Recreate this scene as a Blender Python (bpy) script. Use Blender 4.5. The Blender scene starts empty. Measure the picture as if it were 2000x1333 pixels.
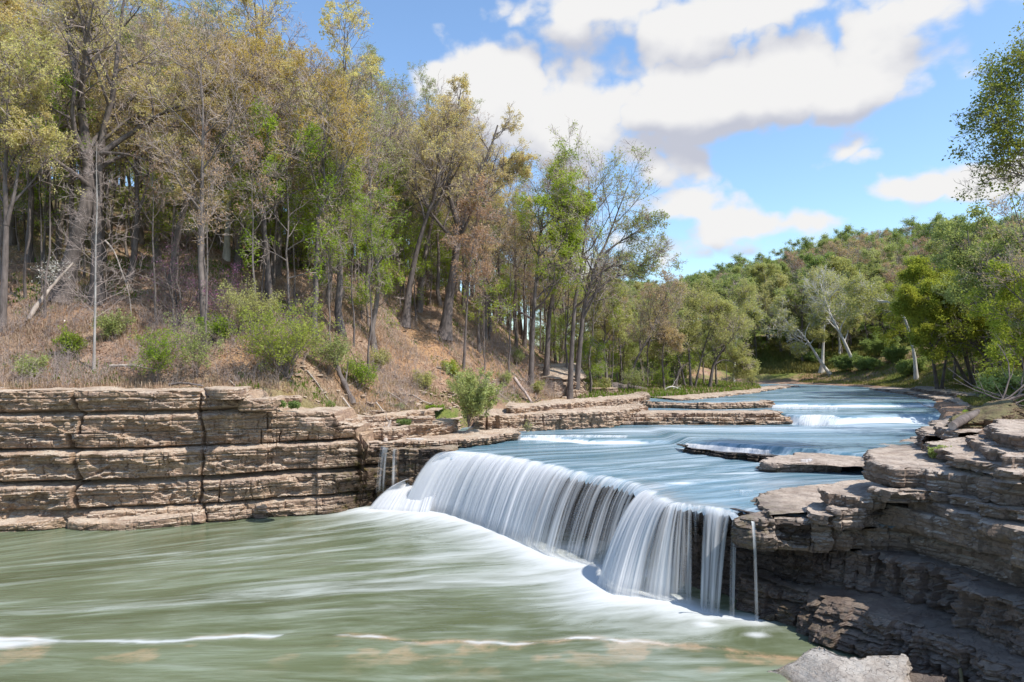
import bpy, math, random
import numpy as np
from mathutils import Vector

# ------------------------------------------------------------------ basics
sc = bpy.context.scene
COL = sc.collection
F, CZ, HY = 1333.0, 11.0, 715.0          # focal length in photo pixels, camera height, horizon row

def P(px, py, z):                        # photo pixel lying on a level z -> plan point
    d = F * (CZ - z) / (py - HY)
    return ((px - 1000) / F * d, d)

def Q(px, py, d):                        # photo pixel at a known distance -> 3D point
    return np.array([(px - 1000) / F * d, d, CZ + (HY - py) / F * d])

def sm(a, b, x):
    t = np.clip((np.asarray(x, float) - a) / (b - a), 0, 1)
    return t * t * (3 - 2 * t)

# ------------------------------------------------------------------ numpy noise
def _h(ix, iy, iz, seed):
    m = np.uint64(0xffffffff)
    n = (ix.astype(np.int64) * 374761393 + iy.astype(np.int64) * 668265263 + iz.astype(np.int64) * 2147483647 + seed * 1274126177)
    n = n.astype(np.uint64) & m
    n = ((n ^ (n >> np.uint64(13))) * np.uint64(1274126177)) & m
    n = ((n ^ (n >> np.uint64(16))) * np.uint64(2246822519)) & m
    n = n ^ (n >> np.uint64(15))
    return (n & m).astype(np.float64) / 4294967295.0

def cell(a, b, seed=0):
    a = np.floor(np.asarray(a, float)); b = np.floor(np.asarray(b, float)) + np.zeros_like(a)
    return _h(a, b, np.zeros_like(a), seed)

def vn(x, y, z=0.0, seed=0):
    x, y, z = np.broadcast_arrays(np.asarray(x, float), np.asarray(y, float), np.asarray(z, float))
    ix, iy, iz = np.floor(x), np.floor(y), np.floor(z)
    fx, fy, fz = x - ix, y - iy, z - iz
    fx, fy, fz = [f * f * f * (f * (f * 6 - 15) + 10) for f in (fx, fy, fz)]
    def c(i, j, k): return _h(ix + i, iy + j, iz + k, seed)
    a = c(0,0,0) * (1-fx) + c(1,0,0) * fx
    b = c(0,1,0) * (1-fx) + c(1,1,0) * fx
    lo = a * (1-fy) + b * fy
    if not np.any(fz): return lo
    a = c(0,0,1) * (1-fx) + c(1,0,1) * fx
    b = c(0,1,1) * (1-fx) + c(1,1,1) * fx
    return lo * (1-fz) + (a * (1-fy) + b * fy) * fz

def fbm(x, y, z=0.0, o=4, seed=0):
    s, a, t = 0.0, 1.0, 0.0
    for i in range(o):
        f = 2.03 ** i
        s = s + a * vn(np.asarray(x) * f, np.asarray(y) * f, np.asarray(z) * f, seed + i * 17)
        t += a; a *= 0.5
    return s / t

# ------------------------------------------------------------------ mesh helpers
def mesh(name, V, faces, mats, smooth=False, midx=None, attrs=None, uv=None):
    """faces: list of int arrays (n,3) / (n,4)"""
    me = bpy.data.meshes.new(name)
    V = np.asarray(V, np.float32).reshape(-1, 3)
    faces = [np.asarray(f, np.int32) for f in faces if len(f)]
    loops = np.concatenate([f.ravel() for f in faces])
    tot = np.concatenate([np.full(len(f), f.shape[1], np.int32) for f in faces])
    st = np.concatenate([[0], np.cumsum(tot)[:-1]]).astype(np.int32)
    me.vertices.add(len(V)); me.vertices.foreach_set('co', V.ravel())
    me.loops.add(len(loops)); me.loops.foreach_set('vertex_index', loops)
    me.polygons.add(len(tot)); me.polygons.foreach_set('loop_start', st); me.polygons.foreach_set('loop_total', tot)
    for m in (mats if isinstance(mats, (list, tuple)) else [mats]): me.materials.append(m)
    if midx is not None: me.polygons.foreach_set('material_index', np.asarray(midx, np.int32))
    me.polygons.foreach_set('use_smooth', np.full(len(tot), bool(smooth)))
    for k, v in (attrs or {}).items():
        a = me.attributes.new(k, 'FLOAT', 'POINT'); a.data.foreach_set('value', np.asarray(v, np.float32).ravel())
    if uv is not None:
        u = me.uv_layers.new(name='flow')
        u.data.foreach_set('uv', np.asarray(uv, np.float32).reshape(-1, 2)[loops].ravel())
    me.update(); me.validate()
    return me

def gridfaces(n, m, keep=None, wrap=False):
    i = np.arange(n if wrap else n - 1)[:, None]; j = np.arange(m - 1)[None, :]
    i2 = (i + 1) % n
    f = np.stack([i*m + j, i2*m + j, i2*m + j + 1, i*m + j + 1 + 0*i2], -1).reshape(-1, 4)
    if keep is not None:
        k = keep.ravel(); f = f[k[f].all(1)]
    return f

def link(name, me, parent=None):
    o = bpy.data.objects.new(name, me); COL.objects.link(o)
    if parent: o.parent = parent
    return o

def tag(o, label=None, cat=None, group=None, kind=None):
    if label: o['label'] = label
    if cat: o['category'] = cat
    if group: o['group'] = group
    if kind: o['kind'] = kind
    return o

def empty(name, loc=(0, 0, 0)):
    o = bpy.data.objects.new(name, None); COL.objects.link(o); o.location = loc
    o.empty_display_size = 0.3
    return o

# ------------------------------------------------------------------ node helpers
class NT:
    def __init__(s, tree): s.t = tree; s.n = tree.nodes; s.l = tree.links
    def new(s, typ, **kw):
        nd = s.n.new(typ)
        for k, v in kw.items():
            if hasattr(nd, k): setattr(nd, k, v)
        return nd
    def set(s, sock, v):
        if hasattr(v, 'is_output'): s.l.new(v, sock)
        elif isinstance(v, (tuple, list)):
            if len(v) == 3 and sock.type == 'RGBA': v = (*v, 1)
            sock.default_value = v
        else: sock.default_value = v
    def math(s, op, a, b=0.0, c=None, clamp=False):
        nd = s.new('ShaderNodeMath', operation=op, use_clamp=clamp)
        s.set(nd.inputs[0], a); s.set(nd.inputs[1], b)
        if c is not None: s.set(nd.inputs[2], c)
        return nd.outputs[0]
    def ss(s, x, a, b, lo=0.0, hi=1.0):
        nd = s.new('ShaderNodeMapRange', interpolation_type='SMOOTHSTEP')
        s.set(nd.inputs[0], x); s.set(nd.inputs[1], a); s.set(nd.inputs[2], b); s.set(nd.inputs[3], lo); s.set(nd.inputs[4], hi)
        return nd.outputs[0]
    def mix(s, f, a, b, typ='MIX'):
        nd = s.new('ShaderNodeMix', data_type='RGBA', blend_type=typ)
        s.set(nd.inputs[0], f); s.set(nd.inputs[6], a); s.set(nd.inputs[7], b)
        return nd.outputs[2]
    def noise(s, vec, scale=1.0, detail=4, rough=0.55, dist=0.0):
        nd = s.new('ShaderNodeTexNoise')
        if vec is not None: s.l.new(vec, nd.inputs['Vector'])
        nd.inputs['Scale'].default_value = scale; nd.inputs['Detail'].default_value = detail
        nd.inputs['Roughness'].default_value = rough; nd.inputs['Distortion'].default_value = dist
        return nd.outputs[0]
    def scale(s, vec, v):
        nd = s.new('ShaderNodeMapping'); s.l.new(vec, nd.inputs[0]); nd.inputs['Scale'].default_value = v
        return nd.outputs[0]
    def attr(s, name):
        return s.new('ShaderNodeAttribute', attribute_name=name).outputs['Fac']
    def bump(s, h, strength, dist):
        nd = s.new('ShaderNodeBump'); s.l.new(h, nd.inputs['Height'])
        nd.inputs['Strength'].default_value = strength; nd.inputs['Distance'].default_value = dist
        return nd.outputs[0]
    def ramp(s, f, stops):
        nd = s.new('ShaderNodeValToRGB'); s.l.new(f, nd.inputs[0])
        e = nd.color_ramp.elements
        while len(e) < len(stops): e.new(0.5)
        for el, (p, c) in zip(e, stops): el.position = p; el.color = (*c, 1)
        return nd.outputs[0]

def newmat(name):
    m = bpy.data.materials.new(name); m.use_nodes = True
    t = NT(m.node_tree); t.n.clear()
    out = t.new('ShaderNodeOutputMaterial')
    return m, t, out

def principled(t, out, base, rough=0.8, normal=None, spec=0.3):
    b = t.new('ShaderNodeBsdfPrincipled')
    t.set(b.inputs['Base Color'], base); t.set(b.inputs['Roughness'], rough)
    t.set(b.inputs['Specular IOR Level'], spec)
    if normal is not None: t.l.new(normal, b.inputs['Normal'])
    if out is not None: t.l.new(b.outputs[0], out.inputs[0])
    return b

def objco(t): return t.new('ShaderNodeTexCoord').outputs['Object']

def rock_mat(name, c1, c2, c3, top, wetk=0.35, mossk=0.6):
    m, t, out = newmat(name)
    co = objco(t)
    a = t.noise(t.scale(co, (0.35, 0.35, 1.6)), 1.0, 5, 0.6)
    b = t.noise(t.scale(co, (0.8, 0.8, 9.0)), 1.0, 5, 0.65)
    c = t.noise(co, 3.2, 6, 0.65)
    col = t.ramp(a, [(0.30, c1), (0.5, c2), (0.70, c3)])
    col = t.mix(t.ss(b, 0.35, 0.7, 0, 0.55), col, tuple(x * 0.55 for x in c2))
    col = t.mix(t.ss(c, 0.45, 0.75, 0, 0.45), col, tuple(min(1, x * 1.35) for x in c1))
    st = t.noise(t.scale(co, (1.6, 1.6, 0.25)), 1.0, 4, 0.6)
    col = t.mix(t.ss(st, 0.56, 0.75, 0, 0.6), col, tuple(x * 0.33 for x in c2))
    lich = t.noise(co, 0.9, 6, 0.7)
    geo = t.new('ShaderNodeNewGeometry')
    sep = t.new('ShaderNodeSeparateXYZ'); t.l.new(geo.outputs['True Normal'], sep.inputs[0])
    vo = t.new('ShaderNodeTexVoronoi', feature='DISTANCE_TO_EDGE'); t.l.new(t.scale(t.new('ShaderNodeVectorMath', operation='ADD').outputs[0], (0.6, 0.6, 1.2)), vo.inputs['Vector']); vm = vo.inputs['Vector'].links[0].from_node.inputs[0].links[0].from_node
    t.l.new(co, vm.inputs[0]); cn = t.new('ShaderNodeTexNoise'); t.l.new(co, cn.inputs['Vector']); cn.inputs['Scale'].default_value = 1.5; t.l.new(cn.outputs['Color'], vm.inputs[1])
    crack = t.ss(vo.outputs['Distance'], 0.0, 0.022)
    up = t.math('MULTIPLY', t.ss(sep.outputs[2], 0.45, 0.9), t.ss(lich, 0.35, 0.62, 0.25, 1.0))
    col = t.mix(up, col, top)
    col = t.mix(t.math('MULTIPLY', t.math('SUBTRACT', 1.0, crack), 0.55), col, (0.06, 0.045, 0.04))
    wet = t.attr('wet')
    moss = t.math('MULTIPLY', wet, t.ss(t.noise(co, 1.4, 5, 0.7), 0.5, 0.62))
    col = t.mix(wet, col, t.mix(1.0, col, (wetk, wetk * 0.95, wetk * 0.9), 'MULTIPLY'))
    col = t.mix(t.math('MULTIPLY', moss, mossk), col, (0.10, 0.085, 0.012))
    h = t.math('ADD', t.math('ADD', t.math('MULTIPLY', t.noise(co, 9, 6, 0.7), 0.5), t.math('MULTIPLY', b, 0.9)), t.math('MULTIPLY', crack, 0.5))
    principled(t, out, col, t.math('SUBTRACT', 0.85, t.math('MULTIPLY', wet, 0.5)), t.bump(h, 0.9, 0.10), 0.35)
    return m

def leaf_mat(name, cols, trans=0.45, nscale=0.25):
    m, t, out = newmat(name)
    tc = t.new('ShaderNodeTexCoord'); oi = t.new('ShaderNodeObjectInfo')
    n1 = t.noise(tc.outputs['Object'], nscale, 3, 0.6)
    n2 = t.noise(tc.outputs['Object'], 3.0, 2, 0.5)
    f = t.math('ADD', t.math('MULTIPLY', n1, 0.6), t.math('MULTIPLY', n2, 0.45))
    f = t.math('ADD', f, t.math('MULTIPLY', t.math('SUBTRACT', oi.outputs['Random'], 0.5), 0.35))
    k = len(cols)
    col = t.ramp(f, [(0.25 + 0.5 * i / max(1, k - 1), c) for i, c in enumerate(cols)])
    d = t.new('ShaderNodeBsdfDiffuse'); t.l.new(col, d.inputs[0])
    tr = t.new('ShaderNodeBsdfTranslucent'); t.l.new(t.mix(1.0, col, (1.15, 1.12, 0.8), 'MULTIPLY'), tr.inputs[0])
    mx = t.new('ShaderNodeMixShader'); mx.inputs[0].default_value = trans
    t.l.new(d.outputs[0], mx.inputs[1]); t.l.new(tr.outputs[0], mx.inputs[2]); t.l.new(mx.outputs[0], out.inputs[0])
    return m

def bark_mat(name, c1, c2, vary=0.0):
    m, t, out = newmat(name)
    co = objco(t)
    n = t.noise(t.scale(co, (5, 5, 0.9)), 1.0, 5, 0.65)
    b = t.noise(co, 0.7, 4, 0.6)
    f = t.math('ADD', t.math('MULTIPLY', n, 0.6), t.math('MULTIPLY', b, 0.5))
    col = t.ramp(f, [(0.38, c1), (0.68, c2)])
    principled(t, out, col, 0.9, t.bump(n, 0.6, 0.05), 0.2)
    return m

def blade_mat(name, cols, trans=0.3):
    return leaf_mat(name, cols, trans, 0.12)

M = {}
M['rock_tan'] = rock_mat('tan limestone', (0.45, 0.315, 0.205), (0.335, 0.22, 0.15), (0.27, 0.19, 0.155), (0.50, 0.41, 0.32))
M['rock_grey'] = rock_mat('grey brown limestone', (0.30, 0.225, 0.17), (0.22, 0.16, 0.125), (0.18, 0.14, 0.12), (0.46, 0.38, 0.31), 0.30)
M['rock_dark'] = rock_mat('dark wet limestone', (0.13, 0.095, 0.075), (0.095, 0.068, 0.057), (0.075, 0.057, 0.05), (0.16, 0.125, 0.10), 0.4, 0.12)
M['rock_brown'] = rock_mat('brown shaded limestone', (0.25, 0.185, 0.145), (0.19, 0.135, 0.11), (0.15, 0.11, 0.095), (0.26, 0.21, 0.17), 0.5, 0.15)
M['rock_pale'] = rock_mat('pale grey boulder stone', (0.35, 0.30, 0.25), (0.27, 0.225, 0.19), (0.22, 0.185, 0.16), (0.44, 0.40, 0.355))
M['bark_sap'] = bark_mat('whitish grey bark', (0.24, 0.22, 0.20), (0.46, 0.43, 0.40))
M['bark_dark'] = bark_mat('dark bark', (0.065, 0.053, 0.048), (0.21, 0.175, 0.16))
M['bark_grey'] = bark_mat('grey bark', (0.085, 0.068, 0.06), (0.25, 0.21, 0.19))
M['bark_pale'] = bark_mat('pale mottled bark', (0.36, 0.33, 0.29), (0.66, 0.63, 0.58))
M['twig_brown'] = bark_mat('brown twigs', (0.28, 0.215, 0.19), (0.50, 0.41, 0.365))
M['drift'] = bark_mat('bleached driftwood', (0.22, 0.17, 0.14), (0.50, 0.43, 0.37))
M['leaf_tan'] = leaf_mat('tan yellow buds', [(0.58, 0.46, 0.26), (0.69, 0.58, 0.30), (0.63, 0.60, 0.26)])
M['leaf_gold'] = leaf_mat('golden young leaves', [(0.56, 0.42, 0.14), (0.62, 0.50, 0.17)])
M['leaf_bud'] = leaf_mat('reddish brown buds', [(0.46, 0.30, 0.22), (0.54, 0.38, 0.26), (0.53, 0.43, 0.24)])
M['leaf_lime'] = leaf_mat('lime green leaves', [(0.22, 0.33, 0.045), (0.32, 0.43, 0.06), (0.42, 0.47, 0.09)], 0.5)
M['leaf_yg'] = leaf_mat('yellow green spring leaves', [(0.28, 0.36, 0.07), (0.38, 0.44, 0.09), (0.48, 0.49, 0.13)], 0.5)
M['leaf_green'] = leaf_mat('fresh green leaves', [(0.21, 0.29, 0.11), (0.29, 0.37, 0.13), (0.37, 0.42, 0.16)])  # lightened so the colour itself carries distance haze on the far hill
M['leaf_mid'] = leaf_mat('soft green leaves', [(0.31, 0.36, 0.14), (0.39, 0.44, 0.17), (0.47, 0.49, 0.22)])
M['leaf_pale'] = leaf_mat('pale yellow green leaves', [(0.38, 0.39, 0.15), (0.47, 0.47, 0.19), (0.53, 0.50, 0.25)])
M['leaf_arch'] = leaf_mat('yellow green arching leaves', [(0.19, 0.27, 0.05), (0.29, 0.36, 0.06), (0.42, 0.43, 0.08)], 0.5)
M['leaf_dark'] = leaf_mat('deep green near leaves', [(0.11, 0.18, 0.05), (0.18, 0.25, 0.06), (0.30, 0.32, 0.07)])
M['petal'] = leaf_mat('magenta blossom', [(0.30, 0.11, 0.24), (0.40, 0.17, 0.33)], 0.35)
M['petal_white'] = leaf_mat('white blossom', [(0.65, 0.62, 0.56), (0.75, 0.74, 0.70)], 0.3)
M['grass_dead'] = blade_mat('dead grass', [(0.34, 0.235, 0.18), (0.46, 0.34, 0.25), (0.55, 0.45, 0.31)])
M['grass_green'] = blade_mat('green grass', [(0.08, 0.15, 0.02), (0.15, 0.24, 0.03), (0.26, 0.31, 0.06)], 0.4)
M['grass_far'] = blade_mat('shaded bank grass', [(0.09, 0.13, 0.035), (0.16, 0.19, 0.05), (0.30, 0.27, 0.11)], 0.35)
M['litter'] = blade_mat('fallen leaves', [(0.28, 0.16, 0.105), (0.44, 0.29, 0.21), (0.55, 0.41, 0.32)], 0.15)

def ground_mat():
    m, t, out = newmat('leaf litter ground')
    co = objco(t)
    n1 = t.noise(co, 0.10, 5, 0.6); n2 = t.noise(co, 0.9, 6, 0.7); n3 = t.noise(co, 6.0, 5, 0.7)
    col = t.ramp(n2, [(0.32, (0.19, 0.115, 0.08)), (0.5, (0.36, 0.235, 0.165)), (0.68, (0.49, 0.355, 0.265))])
    col = t.mix(t.ss(n3, 0.45, 0.7, 0, 0.5), col, (0.42, 0.30, 0.21))
    col = t.mix(t.ss(n3, 0.5, 0.3, 0, 0.6), col, (0.10, 0.06, 0.04))
    col = t.mix(t.attr('dirt'), col, t.mix(t.ss(n3, 0.3, 0.7), (0.42, 0.20, 0.075), (0.52, 0.30, 0.14)))
    gr = t.math('MULTIPLY', t.attr('green'), t.ss(t.math('ADD', t.math('ADD', t.math('MULTIPLY', n1, 0.6), t.math('MULTIPLY', n2, 0.5)), t.math('MULTIPLY', t.math('MAXIMUM', t.math('SUBTRACT', t.attr('green'), 1.0), 0.0), 0.35)), 0.48, 0.62), clamp=True)
    col = t.mix(gr, col, t.mix(t.ss(n3, 0.3, 0.7), (0.07, 0.12, 0.02), (0.20, 0.24, 0.05)))
    h = t.math('ADD', n3, t.math('MULTIPLY', t.noise(co, 22, 3, 0.7), 0.6))
    principled(t, out, col, 0.95, t.bump(h, 1.0, 0.12), 0.1)
    return m
M['ground'] = ground_mat()
M['earth'] = rock_mat('rooty brown earth', (0.20, 0.135, 0.08), (0.15, 0.10, 0.06), (0.12, 0.08, 0.055), (0.16, 0.14, 0.06))

def water_mat(name, cA, cB, cC, foamcol, amp=0.9, rough=0.2, spec=0.5, fine=1.0):
    m, t, out = newmat(name)
    uv = t.new('ShaderNodeUVMap', uv_map='flow').outputs[0]
    s1 = t.noise(t.scale(uv, (0.15, 0.75, 1)), 1.0, 6, 0.62, 0.5)
    s2 = t.noise(t.scale(uv, (0.35, 2.6 * fine, 1)), 1.0, 5, 0.6, 0.2)
    s3 = t.noise(t.scale(uv, (0.06, 0.12, 1)), 1.0, 3, 0.5)
    st = t.math('ADD', t.math('MULTIPLY', s1, 0.68), t.math('MULTIPLY', s2, 0.32))
    foam = t.attr('foam')
    f = t.math('ADD', foam, t.math('MULTIPLY', t.math('SUBTRACT', st, 0.5), amp))
    fac = t.ss(f, 0.05, 1.15)
    base = t.mix(t.ss(s3, 0.35, 0.65), cA, cB)
    base = t.mix(t.ss(st, 0.40, 0.66, 0, 0.8), base, cC)
    tan = t.attr('tan')
    tn = t.math('MULTIPLY', tan, t.ss(t.math('ADD', t.math('MULTIPLY', st, 0.7), t.math('MULTIPLY', t.noise(uv, 1.6, 5, 0.7), 0.5)), 0.46, 0.66), clamp=True)
    base = t.mix(tn, base, (0.46, 0.31, 0.185))
    col = t.mix(fac, base, foamcol)
    r = t.math('ADD', rough, t.math('MULTIPLY', fac, 0.55))
    h = t.math('ADD', t.math('MULTIPLY', s1, 1.0), t.math('MULTIPLY', s2, 0.3))
    principled(t, out, col, r, t.bump(h, 0.45, 0.22), spec)
    return m
M['pool'] = water_mat('green pool water', (0.086, 0.102, 0.050), (0.128, 0.150, 0.084), (0.23, 0.27, 0.195), (0.56, 0.58, 0.58), 1.5, 0.17, 0.4)
M['river'] = water_mat('blue river water', (0.055, 0.135, 0.17), (0.125, 0.235, 0.315), (0.28, 0.40, 0.49), (0.70, 0.73, 0.76), 1.5, 0.2, 0.3)

def fall_mat():
    m, t, out = newmat('falling white water')
    uv = t.new('ShaderNodeUVMap', uv_map='flow').outputs[0]
    s1 = t.noise(t.scale(uv, (3.2, 0.10, 1)), 1.0, 4, 0.6)
    s2 = t.noise(t.scale(uv, (9.0, 0.22, 1)), 1.0, 3, 0.6)
    s0 = t.noise(t.scale(uv, (0.9, 0.06, 1)), 1.0, 2, 0.5)
    st = t.math('ADD', t.math('ADD', t.math('MULTIPLY', s1, 0.45), t.math('MULTIPLY', s2, 0.15)), t.math('MULTIPLY', s0, 0.40))
    a = t.ss(t.math('ADD', t.attr('dens'), t.math('MULTIPLY', t.math('SUBTRACT', st, 0.5), 2.6)), 0.0, 0.85)
    a = t.math('MULTIPLY', a, t.attr('fade'), clamp=True)
    col = t.mix(t.ss(st, 0.35, 0.65), (0.84, 0.845, 0.87), (0.96, 0.955, 0.95))
    nb = t.bump(st, 0.35, 0.25)
    d = t.new('ShaderNodeBsdfDiffuse'); t.l.new(col, d.inputs[0]); t.l.new(nb, d.inputs['Normal'])
    tr = t.new('ShaderNodeBsdfTranslucent'); t.l.new(col, tr.inputs[0]); t.l.new(nb, tr.inputs['Normal'])
    mx = t.new('ShaderNodeMixShader'); mx.inputs[0].default_value = 0.5
    t.l.new(d.outputs[0], mx.inputs[1]); t.l.new(tr.outputs[0], mx.inputs[2])
    tp = t.new('ShaderNodeBsdfTransparent')
    m2 = t.new('ShaderNodeMixShader'); t.l.new(a, m2.inputs[0])
    t.l.new(tp.outputs[0], m2.inputs[1]); t.l.new(mx.outputs[0], m2.inputs[2]); t.l.new(m2.outputs[0], out.inputs[0])
    return m
M['fall'] = fall_mat()

# ------------------------------------------------------------------ polyline tools
def resample(pts, ds):
    pts = np.asarray(pts, float)
    # Catmull-Rom densify
    q = np.vstack([2*pts[0]-pts[1], pts, 2*pts[-1]-pts[-2]])
    out = []
    for i in range(1, len(q) - 2):
        t = np.linspace(0, 1, 24, endpoint=False)[:, None]
        p0, p1, p2, p3 = q[i-1], q[i], q[i+1], q[i+2]
        out.append(0.5*((2*p1) + (-p0+p2)*t + (2*p0-5*p1+4*p2-p3)*t**2 + (-p0+3*p1-3*p2+p3)*t**3))
    out.append(pts[-1:]); c = np.vstack(out)
    L = np.concatenate([[0], np.cumsum(np.linalg.norm(np.diff(c, axis=0), axis=1))])
    s = np.linspace(0, L[-1], max(3, int(L[-1] / ds) + 1))
    return s, np.stack([np.interp(s, L, c[:, k]) for k in range(c.shape[1])], 1)

def sdist(x, y, poly):
    """distance to an open polyline, positive to the left of its direction"""
    x = np.asarray(x, float); y = np.asarray(y, float)
    best = np.full(x.shape, 1e9); sign = np.ones(x.shape)
    poly = np.asarray(poly, float)
    for (ax, ay), (bx, by) in zip(poly[:-1], poly[1:]):
        dx, dy = bx-ax, by-ay
        t = np.clip(((x-ax)*dx + (y-ay)*dy) / (dx*dx+dy*dy), 0, 1)
        ex, ey = x-(ax+t*dx), y-(ay+t*dy)
        d = np.hypot(ex, ey); cr = dx*ey - dy*ex
        c = d < best
        best = np.where(c, d, best); sign = np.where(c, np.sign(cr), sign)
    return best * sign

# ------------------------------------------------------------------ terrain heights
TOE = [(-140, 24), (-80, 38), (-50, 45.2), (-34, 48.3), (-22, 50.6), (-17.5, 52.8), (-13.5, 57), (-9, 64), (-5, 72), (0, 81), (6, 91), (11, 102), (15, 114), (19, 130), (22, 160), (16, 210), (-40, 250)]
SHORE = [(-13, 56), (-8, 66), (-3, 76), (4, 85), (14, 95), (24, 104), (36, 117), (52, 140), (60, 165), (57, 190), (30, 230), (-60, 270)]
RTOE = [(60, 192), (80, 186), (86, 160), (80, 128), (66.5, 98), (51, 70), (39, 50), (34, 40), (27, 30), (24, 22), (24, 0), (26, -30)]
FTOE = [(360, 130), (200, 160), (130, 182), (100, 196), (70, 203), (40, 222), (0, 246), (-60, 270), (-200, 320)]

def hill_z(x, y):
    x = np.asarray(x, float); y = np.asarray(y, float)
    d = sdist(x, y, TOE)
    base = 6.6 + 2.75 * sm(-12.0, -19.5, x)
    cap = np.interp(x + 0.12 * (y - 80), [-60, -25, -10, 0, 8, 14, 22, 30], [60, 48, 33, 22, 14, 8, 3.0, 1.0])
    slope = np.interp(x, [-30, -14, -9, 5, 15], [0.64, 0.95, 1.25, 1.1, 0.7])
    dp = np.maximum(d, 0)
    ramp = cap * (1 - np.exp(-slope * (dp - 2.2 * (1 - np.exp(-dp / 2.2))) / cap))
    bump = (fbm(x * 0.09, y * 0.09, 0, 4, 5) - 0.5) * 3.2 * sm(0, 7, d) + (fbm(x * 0.5, y * 0.5, 0, 4, 8) - 0.5) * 0.9 * sm(0, 2, d)
    z = base + ramp + bump + np.minimum(d, 0) * 9
    ds_ = sdist(x, y, SHORE)
    fl = 6.15 + 0.75 * sm(0, 14, ds_) + (fbm(x * 0.25, y * 0.25, 0, 4, 31) - 0.5) * 0.7 + np.where(ds_ < 0, ds_ * 1.2, 0)
    fl = np.where(y < 58, -3, fl)
    return np.maximum(np.maximum(z, fl), -2.5)

def right_z(x, y):
    x = np.asarray(x, float); y = np.asarray(y, float)
    d = sdist(x, y, RTOE)
    base = 6.7 + 0.9 * sm(60, 40, y)
    dp = np.maximum(d, 0)
    ramp = 34 * (1 - np.exp(-0.42 * (dp - 3 * (1 - np.exp(-dp / 3))) / 34))
    z = base + ramp + (fbm(x * 0.12, y * 0.12, 0, 4, 45) - 0.5) * 2.2 * sm(0, 6, d) + (fbm(x * 0.6, y * 0.6, 0, 3, 48) - 0.5) * 0.6 * sm(-1, 2, d) + np.where(d < 0, d * 0.10 + np.minimum(d + 5.5, 0) * 1.6, 0)
    return np.maximum(z, -2.5)

def far_z(x, y):
    x = np.asarray(x, float); y = np.asarray(y, float)
    d = sdist(x, y, FTOE)
    cap = np.interp(x - 0.15 * (y - 330), [-100, 40, 82, 124, 186, 260], [11, 14, 19, 32, 46, 53])
    dp = np.maximum(-d, 0)
    ramp = cap * (1 - np.exp(-0.62 * (dp - 5 * (1 - np.exp(-dp / 5))) / cap))
    z = 6.3 + ramp + (fbm(x * 0.03, y * 0.03, 0, 4, 71) - 0.5) * 8 * sm(2, 30, dp) + (fbm(x * 0.3, y * 0.3, 0, 3, 75) - 0.5) * 0.8 + np.where(d > 0, -d * 0.5, 0)
    return np.maximum(z, -2.5)

def gz(x, y):
    return float(max(hill_z(x, y), right_z(x, y), far_z(x, y)))

def heightfield(name, xs, ys, fn, green, dirt, keepfn=None):
    X, Y = np.meshgrid(xs, ys, indexing='ij')
    Z = fn(X, Y)
    keep = keepfn(X, Y, Z) if keepfn else None
    me = mesh(name, np.stack([X, Y, Z], -1), [gridfaces(len(xs), len(ys), keep)], M['ground'], True,
              attrs={'green': green(X, Y, Z), 'dirt': dirt(X, Y, Z), 'wet': np.zeros(X.shape)})
    o = link(name, me); o['kind'] = 'structure'; return o

def path_dirt(X, Y, Z):
    # sandy footpath to the cliff top, bare clay scars
    pa = [Q(70, 690, 53)[:2], Q(120, 712, 51.5)[:2], Q(170, 735, 50)[:2], Q(230, 754, 48.6)[:2], Q(330, 760, 47.8)[:2]]
    d = np.abs(sdist(X, Y, pa))
    f = sm(0.95, 0.35, d)
    for px, d_, r in ((25, 48.5, 2.2), (820, 84, 4.0), (850, 82, 5), (900, 80, 5), (780, 76, 4), (960, 88, 5), (1050, 98, 5.5), (690, 62, 3), (1010, 96, 5), (560, 52, 2), (640, 53, 2.4), (740, 64, 3), (110, 60, 3.5), (300, 58, 3), (480, 56, 2.5)):
        c = ((px - 1000) / F * d_, d_)
        f = np.maximum(f, 0.5 * sm(r, r * 0.3, np.hypot(X - c[0], Y - c[1]) + (fbm(X * .8, Y * .8, 0, 3, 3) - .5) * 2.5))
    return f
hs = heightfield('hillside', np.concatenate([np.arange(-140, -60, 2.0), np.arange(-60, 26, 0.4), np.arange(26, 66, 1.0)]),
            np.concatenate([np.arange(20, 44, 2.0), np.arange(44, 104, 0.4), np.arange(104, 150, 1.0), np.arange(150, 280, 3.0)]), hill_z,
            lambda X, Y, Z: np.clip(0.10 + 0.55 * sm(16, 34, sdist(X, Y, TOE)) + 0.5 * sm(7.4, 6.6, Z) + 0.3 * sm(3, 1, sdist(X, Y, TOE)), 0, 1), path_dirt,
            lambda X, Y, Z: Z > -2.4)
tag(hs, 'steep leaf littered hillside rising behind the tan cliff', 'hill')
rb = heightfield('right_bank', np.concatenate([np.arange(20, 70, 0.5), np.arange(70, 190, 2.5)]),
            np.concatenate([np.arange(-30, 20, 2.5), np.arange(20, 80, 0.5), np.arange(80, 210, 1.5)]), right_z,
            lambda X, Y, Z: np.clip(0.15 + 0.12 * sdist(X, Y, RTOE), 0.0, 0.9), lambda X, Y, Z: 0.25 * sm(0.55, 0.7, fbm(X*.3, Y*.3, 0, 3, 9)), lambda X, Y, Z: Z > -2.4)
rb.name = 'riverbank'; tag(rb, 'grassy bank sloping up on the far right of the river', 'riverbank')
fh = heightfield('far_hill', np.arange(-220, 380, 3.0), np.arange(120, 560, 3.0), far_z,
            lambda X, Y, Z: np.full(X.shape, 1.12), lambda X, Y, Z: np.zeros(X.shape), lambda X, Y, Z: Z > -2.4)
tag(fh, 'wooded hill closing the valley at the end of the river', 'hill')
gx = np.linspace(-2500, 2500, 41)
gX, gY = np.meshgrid(gx, gx, indexing='ij')
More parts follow.
